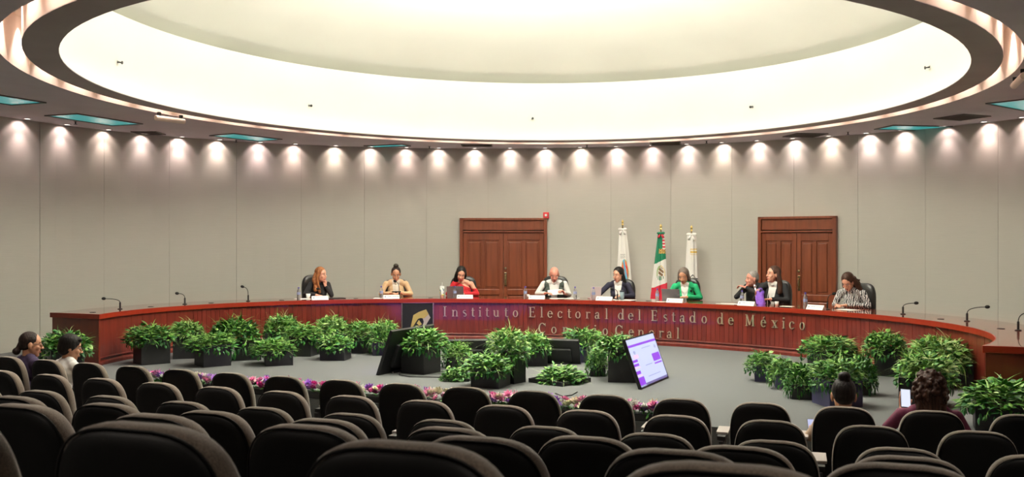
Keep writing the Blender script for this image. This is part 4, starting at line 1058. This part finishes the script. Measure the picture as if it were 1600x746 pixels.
CL = {'black': cloth('black', (.010, .010, .012)), 'cream': cloth('cream', (.55, .38, .22), 1.15), 'red': cloth('red', (.42, .012, .02)), 'white': cloth('white', (.72, .72, .70), 1.1), 'vest': cloth('vest', (.05, .065, .055)), 'navy': cloth('navy', (.016, .016, .035)), 'green': cloth('green', (.01, .33, .13), 1.2), 'maroon': cloth('maroon', (.11, .014, .045)), 'purple': cloth('purple', (.035, .022, .06)), 'beige': cloth('beige', (.40, .30, .22)), 'trousers': cloth('trousers', (.02, .02, .025)), 'cream2': cloth('offwhite', (.60, .55, .48), 1.1)}
# zebra print
m_ = mat('cloth_zebra', (.5, .5, .5), .8); nt = m_.node_tree; tc = nt.nodes.new('ShaderNodeTexCoord'); wv = nt.nodes.new('ShaderNodeTexWave'); wv.inputs['Scale'].default_value = 11; wv.inputs['Distortion'].default_value = 7; wv.inputs['Detail'].default_value = 2; wv.inputs['Detail Scale'].default_value = 1.5
rp = nt.nodes.new('ShaderNodeValToRGB'); rp.color_ramp.elements[0].position = .48; rp.color_ramp.elements[1].position = .56; rp.color_ramp.elements[0].color = (.03, .03, .035, 1); rp.color_ramp.elements[1].color = (.58, .57, .56, 1)
nt.links.new(tc.outputs['Object'], wv.inputs[0]); nt.links.new(wv.outputs['Fac'], rp.inputs[0]); nt.links.new(rp.outputs[0], nt.nodes['Principled BSDF'].inputs[0]); CL['zebra'] = m_
M['eyew'] = mat('eye_white', (.42, .36, .33), .3); M['iris'] = mat('iris_dark', (.02, .012, .008), .2); M['lipm'] = mat('lips', (.42, .10, .09), .45); M['lipred'] = mat('lips_red', (.45, .03, .05), .4); M['lens'] = mat('glasses_lens', (.9, .9, .9), .05, trans=.9)
def remesh(m, vox, smooth=3):
    me = m.mesh('tmp', M['blk']); o = bpy.data.objects.new('tmp', me); col.objects.link(o)
    r = o.modifiers.new('r', 'REMESH'); r.mode = 'VOXEL'; r.voxel_size = vox; r.use_smooth_shade = True
    if smooth: s = o.modifiers.new('s', 'SMOOTH'); s.iterations = smooth; s.factor = .5
    dg = bpy.context.evaluated_depsgraph_get(); e = o.evaluated_get(dg); out = bpy.data.meshes.new_from_object(e)
    bpy.data.objects.remove(o); bpy.data.meshes.remove(me)
    return out
def setm(me, mt): me.materials.clear(); me.materials.append(mt); me.polygons.foreach_set('material_index', [0]*len(me.polygons)); me.polygons.foreach_set('use_smooth', [True]*len(me.polygons)); return me
def take(me, keep, mt):    # the faces of me for which keep(centre) holds, as a mesh of their own
    n = len(me.vertices); co = np.empty(n*3); me.vertices.foreach_get('co', co); co = co.reshape(-1, 3)
    idx = {}; vs = []; fs = []
    for p in me.polygons:
        vv = list(p.vertices); c = co[vv].mean(0)
        if keep(c):
            f = []
            for v in vv:
                if v not in idx: idx[v] = len(vs); vs.append(tuple(co[v]))
                f.append(idx[v])
            fs.append(f)
    o = bpy.data.meshes.new('piece'); o.from_pydata(vs, [], fs); return setm(o, mt)
def slit(me, planes):     # cut edges into the mesh along planes (point, normal) so that pieces part cleanly
    bm = bmesh.new(); bm.from_mesh(me)
    for co_, no_ in planes: bmesh.ops.bisect_plane(bm, geom=bm.verts[:]+bm.edges[:]+bm.faces[:], dist=1e-5, plane_co=co_, plane_no=no_)
    bm.to_mesh(me); bm.free(); return me
def hand(m, wrist, d, nrm, side, curl=.5, sc_=1.0, spread=1.0):
    """d: towards the fingertips, nrm: palm side; side +1 puts the thumb on the +lateral side"""
    d = Vector(d).normalized(); nrm = Vector(nrm); nrm = (nrm-d*nrm.dot(d)).normalized(); lat = d.cross(nrm)*side; w_ = Vector(wrist)
    S_ = sc_
    for i, (o_, L) in enumerate(((.030, .080), (.010, .088), (-.010, .083), (-.029, .068))):
        k = w_+d*.085*S_+lat*o_*S_*spread
        m.cap(w_+lat*o_*.6*S_, k, .014*S_, .0115*S_, 8)
        q = k; dd = d.copy()
        for j, f_ in enumerate((.45, .32, .23)):
            ang_ = curl*(.55+.35*j); dd = (dd*cos(ang_)+nrm*sin(ang_)).normalized(); q2 = q+dd*L*f_*S_
            m.cap(q, q2, (.0092-.0012*j)*S_, (.0084-.0012*j)*S_, 8); q = q2
    b = w_+lat*.020*S_+d*.02*S_; t1 = b+(lat*.75+d*.65+nrm*.25).normalized()*.045*S_; t2 = t1+(lat*.25+d*.85+nrm*.45).normalized()*.032*S_
    m.cap(b, t1, .014*S_, .0105*S_, 8); m.cap(t1, t2, .0105*S_, .0085*S_, 8)
def person(loc, rz, label, skin='fair', lean=10, head_yaw=0, head_pitch=10, head_roll=0, head_off=(0, 0, 0), arms=None, top='black', sleeve='long', neck='round', hair=None, hairc='black', vox=.008, female=True, legs=True, seat_h=.47, scale=1.0, shirt=None, sh_w=None, mouth='lipm', glasses=False, extras=None, off_shoulder=False, spine=.50):
    o = thing('person', loc, rz, label, 'person'); o.scale = (scale,)*3
    pel = Vector((0, 0, seat_h+.10)); a = radians(lean); up = Vector((0, sin(a), cos(a)))
    ch = pel+up*.33; nb = pel+up*spine; sw = sh_w or (.165 if female else .190)
    HR = Matrix.Translation(nb+Vector((0, .02+.03*sin(a), .135))+Vector(head_off)) @ Matrix.Scale(1.18, 4) @ Matrix.Rotation(radians(head_yaw), 4, 'Z') @ Matrix.Rotation(-radians(head_pitch), 4, 'X') @ Matrix.Rotation(radians(head_roll), 4, 'Y')
    TR = frame(pel, (1, 0, 0), up)
    shl = {s: nb-up*.055+Vector((s*sw, 0, 0)) for s in (-1, 1)}
    def torso(m, g):
        m.ell((0, 0, 0), (.165+g, .12+g, .12+g), TR); m.ell((0, .0, .14), (.135+g, .100+g, .15+g), TR); m.ell((0, .0, .30), (.150+g if female else .168+g, .105+g, .16+g), TR)
        if female: m.ell((.06, .07, .27), (.062+g, .055+g, .062+g), TR); m.ell((-.06, .07, .27), (.062+g, .055+g, .062+g), TR)
        m.cap(shl[-1], shl[1], .043+g*.7, .043+g*.7); m.cap(shl[-1]*.55+nb*.45-up*.0, nb*1.0+Vector((0, 0, .0)), .045+g, .042+g); m.cap(shl[1]*.55+nb*.45, nb, .045+g, .042+g)
    if arms is None: arms = {-1: dict(e=(-.26, .16, .80), w=(-.12, .40, .80)), 1: dict(e=(.26, .16, .80), w=(.12, .40, .80))}
    # body, one continuous surface
    b = MB(); torso(b, 0)
    hc = HR @ Vector((0, -.02, -.06)); b.cap(nb-up*.03, hc, .054 if female else .062, .050 if female else .058)
    b.ell((0, -.012, .030), (.074, .094, .088), HR, 16, 12); b.ell((0, .022, -.040), (.057, .064, .072), HR, 16, 12); b.ell((0, .062, -.092), (.024, .022, .020), HR)
    b.ell((.034, .060, -.025), (.024, .024, .026), HR); b.ell((-.034, .060, -.025), (.024, .024, .026), HR)
    n0, n1 = HR @ Vector((0, .084, .014)), HR @ Vector((0, .108, -.024)); b.cap(n0, n1, .008, .0125, 8)
    b.ell((.010, .098, -.028), (.009, .010, .008), HR); b.ell((-.010, .098, -.028), (.009, .010, .008), HR)
    b.ell((0, .070, .034), (.042, .013, .012), HR); b.ell((0, .084, -.056), (.022, .010, .006), HR); b.ell((0, .084, -.066), (.019, .010, .007), HR)
    for s_ in (-1, 1): b.ell((s_*.076, -.006, -.004), (.010, .020, .031), HR); b.ell((s_*.073, .002, -.030), (.008, .010, .012), HR)
    for s_, A_ in arms.items():
        e, w_ = Vector(A_['e']), Vector(A_['w'])
        b.cap(shl[s_], e, .046 if female else .052, .036); b.cap(e, w_, .036, .024)
        d = Vector(A_.get('d', (w_-e).normalized())); hand(b, w_+d*.01, d, A_.get('n', (0, 0, -1)), A_.get('side', s_), A_.get('curl', .5), 1.0 if female else 1.08)
    if legs:
        for s_ in (-1, 1):
            kn = Vector((s_*.11, .44, seat_h+.06)); an = Vector((s_*.11, .42, .09))
            b.cap(pel+Vector((s_*.085, 0, -.02)), kn, .082, .055); b.cap(kn, an, .052, .036); b.cap(an+Vector((0, -.02, -.04)), an+Vector((0, .13, -.055)), .035, .028)
    me = setm(remesh(b, vox), SK[skin]); link('body', me, o)
    # garments
    g = MB(); torso(g, .014)
    for s_, A_ in arms.items():
        e, w_ = Vector(A_['e']), Vector(A_['w']); k = {'long': .93, 'three': .6}.get(sleeve, .93)
        g.cap(shl[s_], e, .055 if female else .064, .047); q = e+(w_-e)*k; g.cone(e, q, .047, .037, 14); g.ell(e, .047)
        r2 = random.Random(int(s_*7+len(label)))
        for f_ in range(5):     # folds round the sleeve
            t_ = r2.random(); c_ = shl[s_]+(e-shl[s_])*t_; g.ell(c_, (.052+.006*r2.random(), .046, .015), Matrix.Translation((0, 0, 0)), 10, 6)
    for s_ in (-1, 1): g.cap(nb+Vector((s_*.045, .02, -.012)), nb+Vector((0, .060, -.045)), .020, .016); g.cap(nb+Vector((s_*.05, .0, -.005)), nb+Vector((0, -.05, .01)), .020, .020)
    gm = remesh(g, .010, 4)
    inv = TR.inverted()
    def local(c): return inv @ Vector(c)
    lowcut = pel.z-.03
    def pl(p, n): return (TR @ Vector(p), (TR.to_3x3() @ Vector(n)))
    if shirt:
        slit(gm, [pl((.010, 0, .06), (1, 0, -.15)), pl((-.010, 0, .06), (-1, 0, -.15)), pl((0, .035, 0), (0, 1, 0)), pl((0, 0, .04), (0, 0, 1))])
        def vee(c):
            l = local(c); return l.y > .035 and abs(l.x) < max(.0, (l.z-.06))*.15+.010 and l.z > .04
        link(*( 'shirt', take(gm, lambda c: vee(c), CL[shirt])), o)
        link('jacket', take(gm, lambda c: not vee(c), CL[top]), o)
    elif off_shoulder:
        slit(gm, [pl((0, 0, .44), (.5*off_shoulder, 0, 1))])
        def bare(c):
            l = local(c); return l.z > .44-.5*max(-.12, min(.16, l.x*off_shoulder))
        link('blouse', take(gm, lambda c: not bare(c), CL[top]), o)
    else: link('top', setm(gm, CL[top]), o)
    if legs:
        t = MB(); t.ell(pel+Vector((0, 0, -.02)), (.18, .14, .12))
        for s_ in (-1, 1):
            kn = Vector((s_*.11, .44, seat_h+.06)); an = Vector((s_*.11, .42, .10)); t.cap(pel+Vector((s_*.085, 0, -.02)), kn, .098, .070); t.cap(kn, an, .068, .058, 12)
        link('trousers', setm(remesh(t, .014, 2), CL['trousers']), o)
        for s_ in (-1, 1):
            t = MB(); t.ell((s_*.11, .46, .045), (.048, .14, .045)); t.box((s_*.11, .46, .012), (.085, .26, .02)); link('shoe', t.mesh('shoe', M['blk'], True), o)
    # face details
    for s_ in (-1, 1):
        t = MB(); t.ell((s_*.031, .0775, .011), (.0125, .009, .0045), HR, 12, 8); t.cm = 1; t.ell((s_*.031, .0822, .0105), (.0066, .0050, .0044), HR, 10, 6); t.build('eye', [M['eyew'], M['iris']], o, smooth=True)
        t = MB(); t.cap(HR @ Vector((s_*.017, .0885, .033)), HR @ Vector((s_*.045, .078, .035)), .0036, .0026, 8); t.build('eyebrow', HM['dark' if hairc in ('black', 'brown', 'red', 'dark') else 'greybrown'], o, smooth=True)
    t = MB(); t.ell((0, .0885, -.0565), (.022, .008, .0045), HR, 12, 6); t.ell((0, .0885, -.0655), (.019, .008, .006), HR, 12, 6); t.build('lips', M[mouth], o, smooth=True)
    if glasses:
        t = MB()
        for s_ in (-1, 1):
            t.tube([HR @ Vector((s_*.032+.022*cos(k), .100, .010+.017*sin(k))) for k in [2*pi*i/16 for i in range(17)]], .0016, 5); t.tube([HR @ Vector((s_*.054, .098, .014)), HR @ Vector((s_*.075, .04, .014)), HR @ Vector((s_*.077, -.01, .008))], .002, 5)
        t.tube([HR @ Vector((-.010, .101, .014)), HR @ Vector((.010, .101, .014))], .0018, 5); t.build('glasses', M['blk'], o)
    # hair
    if hair:
        h = MB(); r2 = random.Random(len(label))
        capk = hair.get('cap', 'full')
        if capk == 'full': h.ell((0, -.024, .040), (.084, .096, .092), HR, 18, 12); h.ell((0, -.045, .0), (.078, .070, .085), HR, 16, 10)
        if capk == 'tight': h.ell((0, -.022, .036), (.080, .094, .089), HR, 18, 12); h.ell((0, -.045, .0), (.072, .062, .065), HR, 16, 10)
        if capk == 'short': h.ell((0, -.020, .046), (.079, .090, .082), HR, 18, 12); h.ell((0, -.05, .01), (.073, .058, .07), HR, 16, 10)
        if capk == 'bowl':
            h.ell((0, -.022, .042), (.086, .098, .092), HR, 18, 12); h.ell((0, -.05, .0), (.080, .068, .088), HR, 16, 10)
            for s_ in (-1, 1): h.ell((s_*.070, -.008, .02), (.018, .045, .05), HR)
            h.ell((0, .052, .088), (.055, .028, .024), HR)
        if 'bun' in hair: c_, r_ = hair['bun']; h.ell(c_, r_, HR, 14, 10)
        if 'tail' in hair: c_, r_ = hair['tail']; h.ell(c_, r_, HR, 14, 10); h.cap(HR @ Vector((0, -.09, 0)), HR @ Vector(c_), .03, .025)
        for s_, pts, r0, r1 in hair.get('locks', []):
            P_ = [HR @ Vector(p) if q == 'h' else Vector(p) for q, p in pts]
            for i in range(len(P_)-1):
                k0 = r0+(r1-r0)*i/(len(P_)-1); k1 = r0+(r1-r0)*(i+1)/(len(P_)-1); h.cap(P_[i], P_[i+1], k0, k1)
        if hair.get('curly'):
            cc, rr, nn_ = hair['curly']
            for i in range(nn_):
                v_ = Vector((r2.gauss(0, 1), r2.gauss(0, 1), r2.gauss(0, 1))).normalized()
                if v_.y > .35 and v_.z < .6: continue
                kk = r2.uniform(.82, 1.14); q = Vector((cc[0]+v_.x*rr[0]*kk, cc[1]+v_.y*rr[1]*kk, cc[2]+v_.z*rr[2]*kk)); h.ell(q, (.0125, .0125, .016), HR, 8, 5)
        link('hair', setm(remesh(h, .006 if hair.get('curly') else .008, 1 if hair.get('curly') else 2), HM[hairc]), o)
    if extras: extras(o, HR, TR, nb, pel)
    return o
def facing(p, yaw):      # yaw 0 looks at the camera, positive turns to the right of the photo
    v = CAM-Vector((p[0], p[1], CAM.z)); v.normalize(); a = atan2(v.y, v.x)+radians(yaw); return a-pi/2
def office_chair(px, off, ytop, label, yaw=0, w_=.50):
    t = TI.hit(px, off); p = TI.pt(t, off); H = zat(p, ytop)
    n_ = TI.nrm(t); rz = atan2(-n_.y, -n_.x)-pi/2+radians(yaw)
    o = thing('office_chair', (p.x, p.y, 0), rz, label, 'chair', 'black executive chairs behind the table')
    def oc(ins, sc_=1): return [(x*w_/BW*sc_, z*(H-.50)/BH+.50) for x, z in back_outline(BW, BH, 32, ins)]
    m = MB(); loft(m, [(oc(.03), -.065), (oc(.008), -.055), (oc(0), -.03), (oc(0), .0), (oc(.012), .02), (oc(.05), .035)]); m.build('backrest', M['leather'], o, smooth=True)
    m = MB(); m.v = list(vs_seat); m.f = list(fs_seat); m.m = [0]*len(fs_seat); m.t = [0]*len(vs_seat); m.v = [(x*1.05, y*1.05+.02, z+.03) for x, y, z in m.v]; m.build('seat', M['leather'], o, smooth=True)
    for s_ in (-1, 1):
        m = MB(); m.tube([(s_*.27, .02, .45), (s_*.29, .03, .66), (s_*.29, .30, .66), (s_*.27, .32, .45)], .018, 8); m.build('armrest', M['blk'], o, smooth=True)
    m = MB(); m.cone((0, .2, .10), (0, .2, .42), .03, .03, 12); m.build('gas_lift', M['blk'], o)
    m = MB()
    for k in range(5):
        a = 2*pi*k/5; m.cone((0, .2, .10), (.28*cos(a), .2+.28*sin(a), .07), .025, .018, 8); m.ell((.28*cos(a), .2+.28*sin(a), .032), .03)
    m.build('star_base', M['blk'], o)
vs_seat = [v.co[:] for v in me_seat.vertices]; fs_seat = [tuple(p.vertices) for p in me_seat.polygons]
for px, off, yt, nm, yw, w_ in ((490, 1.35, 430, 'red-haired woman', 25, .50), (619, 1.40, 437, 'woman in cream', 0, .56), (724, 1.45, 432, 'woman in red', 0, .54), (868, 1.40, 431.5, 'bald man', 0, .54), (973, 1.40, 436.5, 'navy-blazer woman', -8, .52), (1074, 1.40, 434.5, 'green-coated woman', -4, .52), (1217, 1.35, 438, 'black-jacket woman', -10, .50), (1349, 1.35, 443, 'zebra-print woman', -10, .46)):
    office_chair(px, off, yt, 'black high-backed leather chair behind the '+nm, yw, w_)
office_chair(1184, 1.55, 444, 'black high-backed leather chair behind the grey-haired man', 0, .46)
def tperson(px, off, yaw, label, **k):
    t = TI.hit(px, off); p = TI.pt(t, off); return person((p.x, p.y, 0), facing(p, yaw), label, **k), p
# local x of a person facing the camera points to the LEFT of the photo
HD = lambda *p: ('h', p)
BD = lambda *p: ('b', p)
# 1 red-haired woman, chin on the hand at the right of the photo
tperson(497, 1.06, 12, 'red-haired woman in a black blazer resting her chin on her hand', skin='fair', lean=14, head_yaw=38, head_pitch=4, top='black', hairc='red', head_off=(-.02, .03, .0),
        arms={1: dict(e=(.27, .16, .83), w=(.10, .36, .81), n=(0, 0, -1)), -1: dict(e=(-.20, .26, .80), w=(-.10, .20, .98), d=(.25, .05, .9), n=(.4, -.9, 0), curl=1.0)},
        hair=dict(cap='full', locks=[(1, [HD(.06, -.01, .06), HD(.085, 0, -.04), HD(.09, .01, -.13), HD(.07, .03, -.22), HD(.06, .04, -.28)], .034, .026), (1, [HD(.05, -.06, .0), HD(.10, -.05, -.09), HD(.08, -.03, -.16), HD(.11, -.01, -.24)], .05, .040), (-1, [HD(-.06, -.02, .05), HD(-.082, -.02, -.04), HD(-.075, -.03, -.16), HD(-.05, -.03, -.24)], .03, .026), (0, [HD(0, -.07, -.02), HD(0, -.08, -.2)], .06, .05)]))
# 2 woman in cream with a top bun
def tablet(o, HR, TR, nb, pel):
    m = MB(); m.box((0, 0, 0), (.17, .11, .012), Matrix.Translation((-.01, .46, .845)) @ Matrix.Rotation(.5, 4, 'X')); m.build('held_tablet', M['blk'], o, bevel=.003)
tperson(619, 1.08, 0, 'woman in a cream jacket with a top bun reading a small tablet', skin='tan', lean=14, head_yaw=0, head_pitch=26, top='cream', shirt='cream2', hairc='dark', sh_w=.19,
        arms={1: dict(e=(.29, .14, .80), w=(.10, .42, .83)), -1: dict(e=(-.29, .14, .80), w=(-.10, .42, .83))}, hair=dict(cap='tight', bun=((0, -.03, .135), (.045, .045, .040))), extras=tablet)
# 3 woman in red, one shoulder bare, long black hair to the left of the photo
tperson(724, 1.06, -4, 'woman in a red off-the-shoulder blouse with long straight black hair', skin='fair', lean=14, head_yaw=8, head_pitch=28, head_roll=-6, top='red', hairc='black', off_shoulder=-1, mouth='lipred', head_off=(.03, .02, 0),
        arms={1: dict(e=(.29, .14, .80), w=(.16, .40, .81)), -1: dict(e=(-.28, .12, .80), w=(-.02, .38, .81))},
        hair=dict(cap='full', locks=[(1, [HD(.05, .0, .08), HD(.080, .02, -.02), BD(.105, .10, .98), BD(.10, .13, .86)], .036, .030), (1, [HD(.06, -.03, .0), HD(.085, -.0, -.12), BD(.12, .09, .88)], .04, .03), (-1, [HD(-.055, .0, .07), HD(-.080, .0, -.03), HD(-.07, -.03, -.12)], .030, .024), (0, [HD(0, -.07, -.02), HD(0, -.09, -.14)], .06, .05)]))
# 4 bald man
def sheet(o, HR, TR, nb, pel):
    m = MB(); X = Matrix.Translation((-.02, .47, .86)) @ Matrix.Rotation(radians(-38), 4, 'X') @ Matrix.Rotation(.1, 4, 'Z'); N_ = 6
    vs = [X @ Vector((-.14+.28*i/N_, -.075+.15*j, .012*sin(pi*i/N_))) for j in (0, 1) for i in range(N_+1)]
    m.add(vs, [(i, i+1, N_+2+i, N_+1+i) for i in range(N_)]); m.build('held_sheet', M['white'], o)
tperson(866, 1.06, 0, 'bald man in a white shirt and dark vest reading a sheet', skin='ruddy', lean=13, head_yaw=4, head_pitch=32, head_roll=0, top='white', female=False, sh_w=.20, head_off=(.0, .04, 0), hairc='grey',
        arms={1: dict(e=(.33, .16, .82), w=(.17, .42, .84), d=(-.6, .6, .1)), -1: dict(e=(-.29, .12, .80), w=(-.17, .40, .86), d=(.3, .6, .3), curl=.9)}, extras=sheet)
vp = bpy.data.objects['person.003']
v_ = MB(); a_ = radians(13); up_ = Vector((0, sin(a_), cos(a_))); TRv = frame(Vector((0, 0, .57)), (1, 0, 0), up_)
v_.ell((0, 0, 0), (.195, .15, .15), TRv); v_.ell((0, .0, .14), (.172, .135, .17), TRv); v_.ell((0, 0, .30), (.215, .150, .185), TRv); v_.cap(TRv @ Vector((-.155, 0, .43)), TRv @ Vector((.155, 0, .43)), .078, .078)
vm = remesh(v_, .010, 3); iv = TRv.inverted(); R3 = TRv.to_3x3(); slit(vm, [(TRv @ Vector((.010, 0, 0)), R3 @ Vector((1, 0, -.2))), (TRv @ Vector((-.010, 0, 0)), R3 @ Vector((-1, 0, -.2))), (TRv @ Vector((.19, 0, 0)), R3 @ Vector((1, 0, 0))), (TRv @ Vector((-.19, 0, 0)), R3 @ Vector((1, 0, 0))), (TRv @ Vector((0, .03, 0)), R3 @ Vector((0, 1, 0))), (TRv @ Vector((0, 0, .505)), R3 @ Vector((0, 0, 1)))])
def vk(c):
    l = iv @ Vector(c)
    return abs(l.x) < .19 and not (l.y > .03 and abs(l.x) < max(0, (l.z-.0))*.20+.010) and l.z < .505 and not (abs(l.x) < .07 and l.z > .44)
link('vest', take(vm, vk, CL['vest']), vp)
# 5 navy blazer
tperson(968, 1.06, -8, 'woman in a navy blazer and white blouse glancing down to the left', skin='fair', lean=12, head_yaw=-28, head_pitch=12, top='navy', shirt='white', hairc='black', sh_w=.18,
        arms={1: dict(e=(.36, .20, .82), w=(.30, .46, .81)), -1: dict(e=(-.28, .12, .80), w=(-.10, .38, .81))},
        hair=dict(cap='full', locks=[(-1, [HD(-.06, -.02, .05), HD(-.085, -.02, -.05), HD(-.08, -.04, -.15)], .036, .036), (1, [HD(.065, -.03, .04), HD(.075, -.03, -.06), HD(.06, -.05, -.15)], .022, .022), (0, [HD(0, -.07, -.02), HD(0, -.09, -.16)], .06, .06)]))
# 6 green coat
def brooch(o, HR, TR, nb, pel):
    m = MB(); m.ell((-.115, .095, .385), (.022, .02, .022), TR); m.build('brooch', M['blk'], o, smooth=True)
    m = MB(); m.tube([TR @ Vector((.05*cos(k), .11+.012*sin(k), .40-.06*sin(k))) for k in [pi*i/8 for i in range(9)]], .003, 5); m.build('necklace', M['silver'], o)
tperson(1071, 1.06, -4, 'woman in a bright green coat with short grey-brown hair at a grey laptop', skin='tan', lean=12, head_yaw=-14, head_pitch=24, top='green', shirt='white', hairc='greybrown', sh_w=.185, head_off=(.02, .02, 0),
        arms={1: dict(e=(.30, .14, .80), w=(.16, .40, .80)), -1: dict(e=(-.28, .10, .80), w=(-.04, .34, .82), d=(.9, .3, 0))},
        hair=dict(cap='full', locks=[(-1, [HD(-.065, -.01, .05), HD(-.084, .0, -.04), HD(-.075, -.01, -.08)], .030, .026), (1, [HD(.065, .0, .05), HD(.080, .012, -.04), HD(.07, .02, -.075)], .028, .024), (0, [HD(0, -.07, .0), HD(0, -.08, -.08)], .062, .06)]), extras=brooch)
# 7 grey-haired man
tperson(1185, 1.30, -35, 'grey-haired man in black leaning his chin on his fist', skin='ruddy', lean=12, head_yaw=-25, head_pitch=2, top='black', female=False, hairc='grey', sh_w=.18, head_off=(.02, .03, -.04),
        arms={1: dict(e=(.22, .34, .84), w=(.08, .24, 1.0), d=(-.3, -.1, .9), n=(-.5, -.8, 0), curl=1.0), -1: dict(e=(-.22, .32, .92), w=(.02, .36, 1.02), d=(.8, .1, .2), curl=1.1)}, hair=dict(cap='short'))
# 8 black jacket woman with a hand-held microphone
def micro(o, HR, TR, nb, pel):
    m = MB(); m.cone((.15, .43, .88), (.17, .45, 1.0), .014, .018, 10); m.ell((.175, .455, 1.03), (.026, .026, .030)); m.build('held_microphone', M['silver'], o, smooth=True)
    m = MB(); m.tube([TR @ Vector((.05, .09, .42)), TR @ Vector((.06, .15, .30)), TR @ Vector((.07, .15, .18))], .004, 5); m.box((.07, .155, .14), (.06, .006, .09), TR); m.build('lanyard_badge', M['white'], o)
tperson(1212, 1.04, -22, 'woman in a black jacket with long dark hair holding a microphone', skin='fair', lean=10, head_yaw=-30, head_pitch=-4, top='black', shirt='white', hairc='brown', sh_w=.19, scale=1.03, spine=.52,
        arms={1: dict(e=(.27, .22, .80), w=(.17, .40, .87), d=(-.1, .4, .6), n=(-.8, 0, 0), curl=1.2), -1: dict(e=(-.27, .16, .80), w=(-.06, .38, .82), d=(.8, .4, 0))},
        hair=dict(cap='full', locks=[(-1, [HD(-.06, -.03, .05), HD(-.088, -.04, -.05), HD(-.10, -.06, -.16), HD(-.10, -.06, -.24)], .042, .045), (1, [HD(.06, -.04, .04), HD(.07, -.05, -.08), HD(.06, -.06, -.18)], .025, .025), (0, [HD(0, -.07, -.02), HD(-.02, -.10, -.20)], .065, .07)]), extras=micro)
# 9 zebra-print woman writing
def pen(o, HR, TR, nb, pel):
    m = MB(); m.cone((.12, .47, .80), (.15, .42, .93), .004, .005, 6); m.build('pen', M['blk'], o)
tperson(1335, 1.02, -18, 'woman in a zebra-print blouse with curly brown hair, writing', skin='fair', lean=16, head_yaw=-10, head_pitch=38, top='zebra', hairc='brown', sh_w=.18, head_off=(.03, .04, -.01),
        arms={1: dict(e=(.24, .22, .80), w=(.14, .40, .81)), -1: dict(e=(-.27, .12, .80), w=(.02, .38, .81), d=(.8, .5, 0))},
        hair=dict(cap='full', curly=((-.02, -.045, -.06), (.105, .07, .10), 160), locks=[(-1, [HD(-.06, -.03, .03), HD(-.10, -.03, -.07), HD(-.12, -.01, -.14), HD(-.11, .0, -.22)], .045, .05), (1, [HD(.06, -.02, .03), HD(.085, .0, -.07), HD(.08, .01, -.13)], .03, .025), (0, [HD(0, -.07, -.02), HD(-.03, -.10, -.20)], .065, .065)]), extras=pen)
# ---- audience, in the front row
def aperson(px, yaw_room, label, dy=.16, dx=0, sh=.40, **k):
    x, y = seat_near(0, px); k.setdefault('spine', .45); return person((x+dx, y+dy, ROWF[0]), radians(yaw_room), label, vox=.007, seat_h=sh, scale=.97, **k)
aperson(26, -22, 'person in a dark purple shirt with glasses and a low ponytail', dx=-.05, skin='tan', lean=8, head_yaw=-22, head_pitch=8, top='purple', female=False, hairc='dark', glasses=True,
        arms={1: dict(e=(.26, .10, .74), w=(.14, .34, .66)), -1: dict(e=(-.26, .10, .74), w=(-.14, .34, .66))}, hair=dict(cap='tight', tail=((0, -.115, -.075), (.035, .038, .036))))
aperson(84, -18, 'person in a white sweater with short black hair and glasses', dx=-.11, skin='tan', lean=16, head_yaw=-24, head_pitch=14, top='white', female=True, hairc='black', glasses=True, sh_w=.18,
        arms={1: dict(e=(.26, .16, .72), w=(.14, .38, .66)), -1: dict(e=(-.25, .14, .72), w=(-.12, .36, .66))}, hair=dict(cap='bowl'))
def phone1(o, HR, TR, nb, pel):
    m = MB(); X = Matrix.Translation((-.20, .44, .70)) @ Matrix.Rotation(radians(35), 4, 'X'); m.box((0, 0, 0), (.075, .15, .009), X); m.build('phone', M['blk'], o, bevel=.004)
    m = MB(); m.box((0, 0, .0055), (.066, .135, .001), X); m.build('phone_screen', M['scrg'], o)
aperson(1325, 10, 'woman with a high dark bun and a beige jacket seen from behind', skin='tan', lean=6, head_yaw=0, head_pitch=12, top='beige', hairc='black', dy=.18, sh_w=.16, sh=.33,
        arms={1: dict(e=(.25, .10, .68), w=(.16, .34, .64)), -1: dict(e=(-.25, .10, .68), w=(-.17, .32, .66), d=(0, .9, .1), n=(.2, 0, 1), curl=.7)}, hair=dict(cap='tight', bun=((0, -.065, .125), (.042, .042, .036))), extras=phone1)
def phone2(o, HR, TR, nb, pel):
    X = Matrix.Translation((-.150, .27, .985)) @ Matrix.Rotation(radians(66), 4, 'X') @ Matrix.Rotation(.15, 4, 'Y')
    m = MB(); m.box((0, 0, 0), (.078, .155, .009), X); m.build('phone', M['blk'], o, bevel=.004)
    m = MB(); m.box((0, 0, .0055), (.070, .142, .001), X); m.build('phone_screen', M['phone'], o)
M['phone'] = mat('phone_glow', (.02, .02, .02), .3, emit=(.80, .85, 1), es=.5)
aperson(1453, 4, 'woman with curly dark hair and a maroon sweater holding up a lit phone', skin='fair', lean=5, head_yaw=6, head_pitch=10, top='maroon', hairc='brown', dy=.18, sh_w=.19, spine=.45,
        arms={1: dict(e=(.29, .08, .72), w=(.18, .30, .68)), -1: dict(e=(-.30, .12, .76), w=(-.17, .26, .90), d=(.1, .2, .9), n=(0, 1, 0), curl=.7)},
        hair=dict(cap='full', curly=((0, -.035, .0), (.098, .094, .120), 520), locks=[(0, [HD(0, -.06, 0), HD(0, -.07, -.14)], .085, .06), (1, [HD(.05, -.04, 0), HD(.065, -.05, -.13)], .045, .035), (-1, [HD(-.05, -.04, 0), HD(-.065, -.05, -.13)], .045, .035)]), extras=phone2)
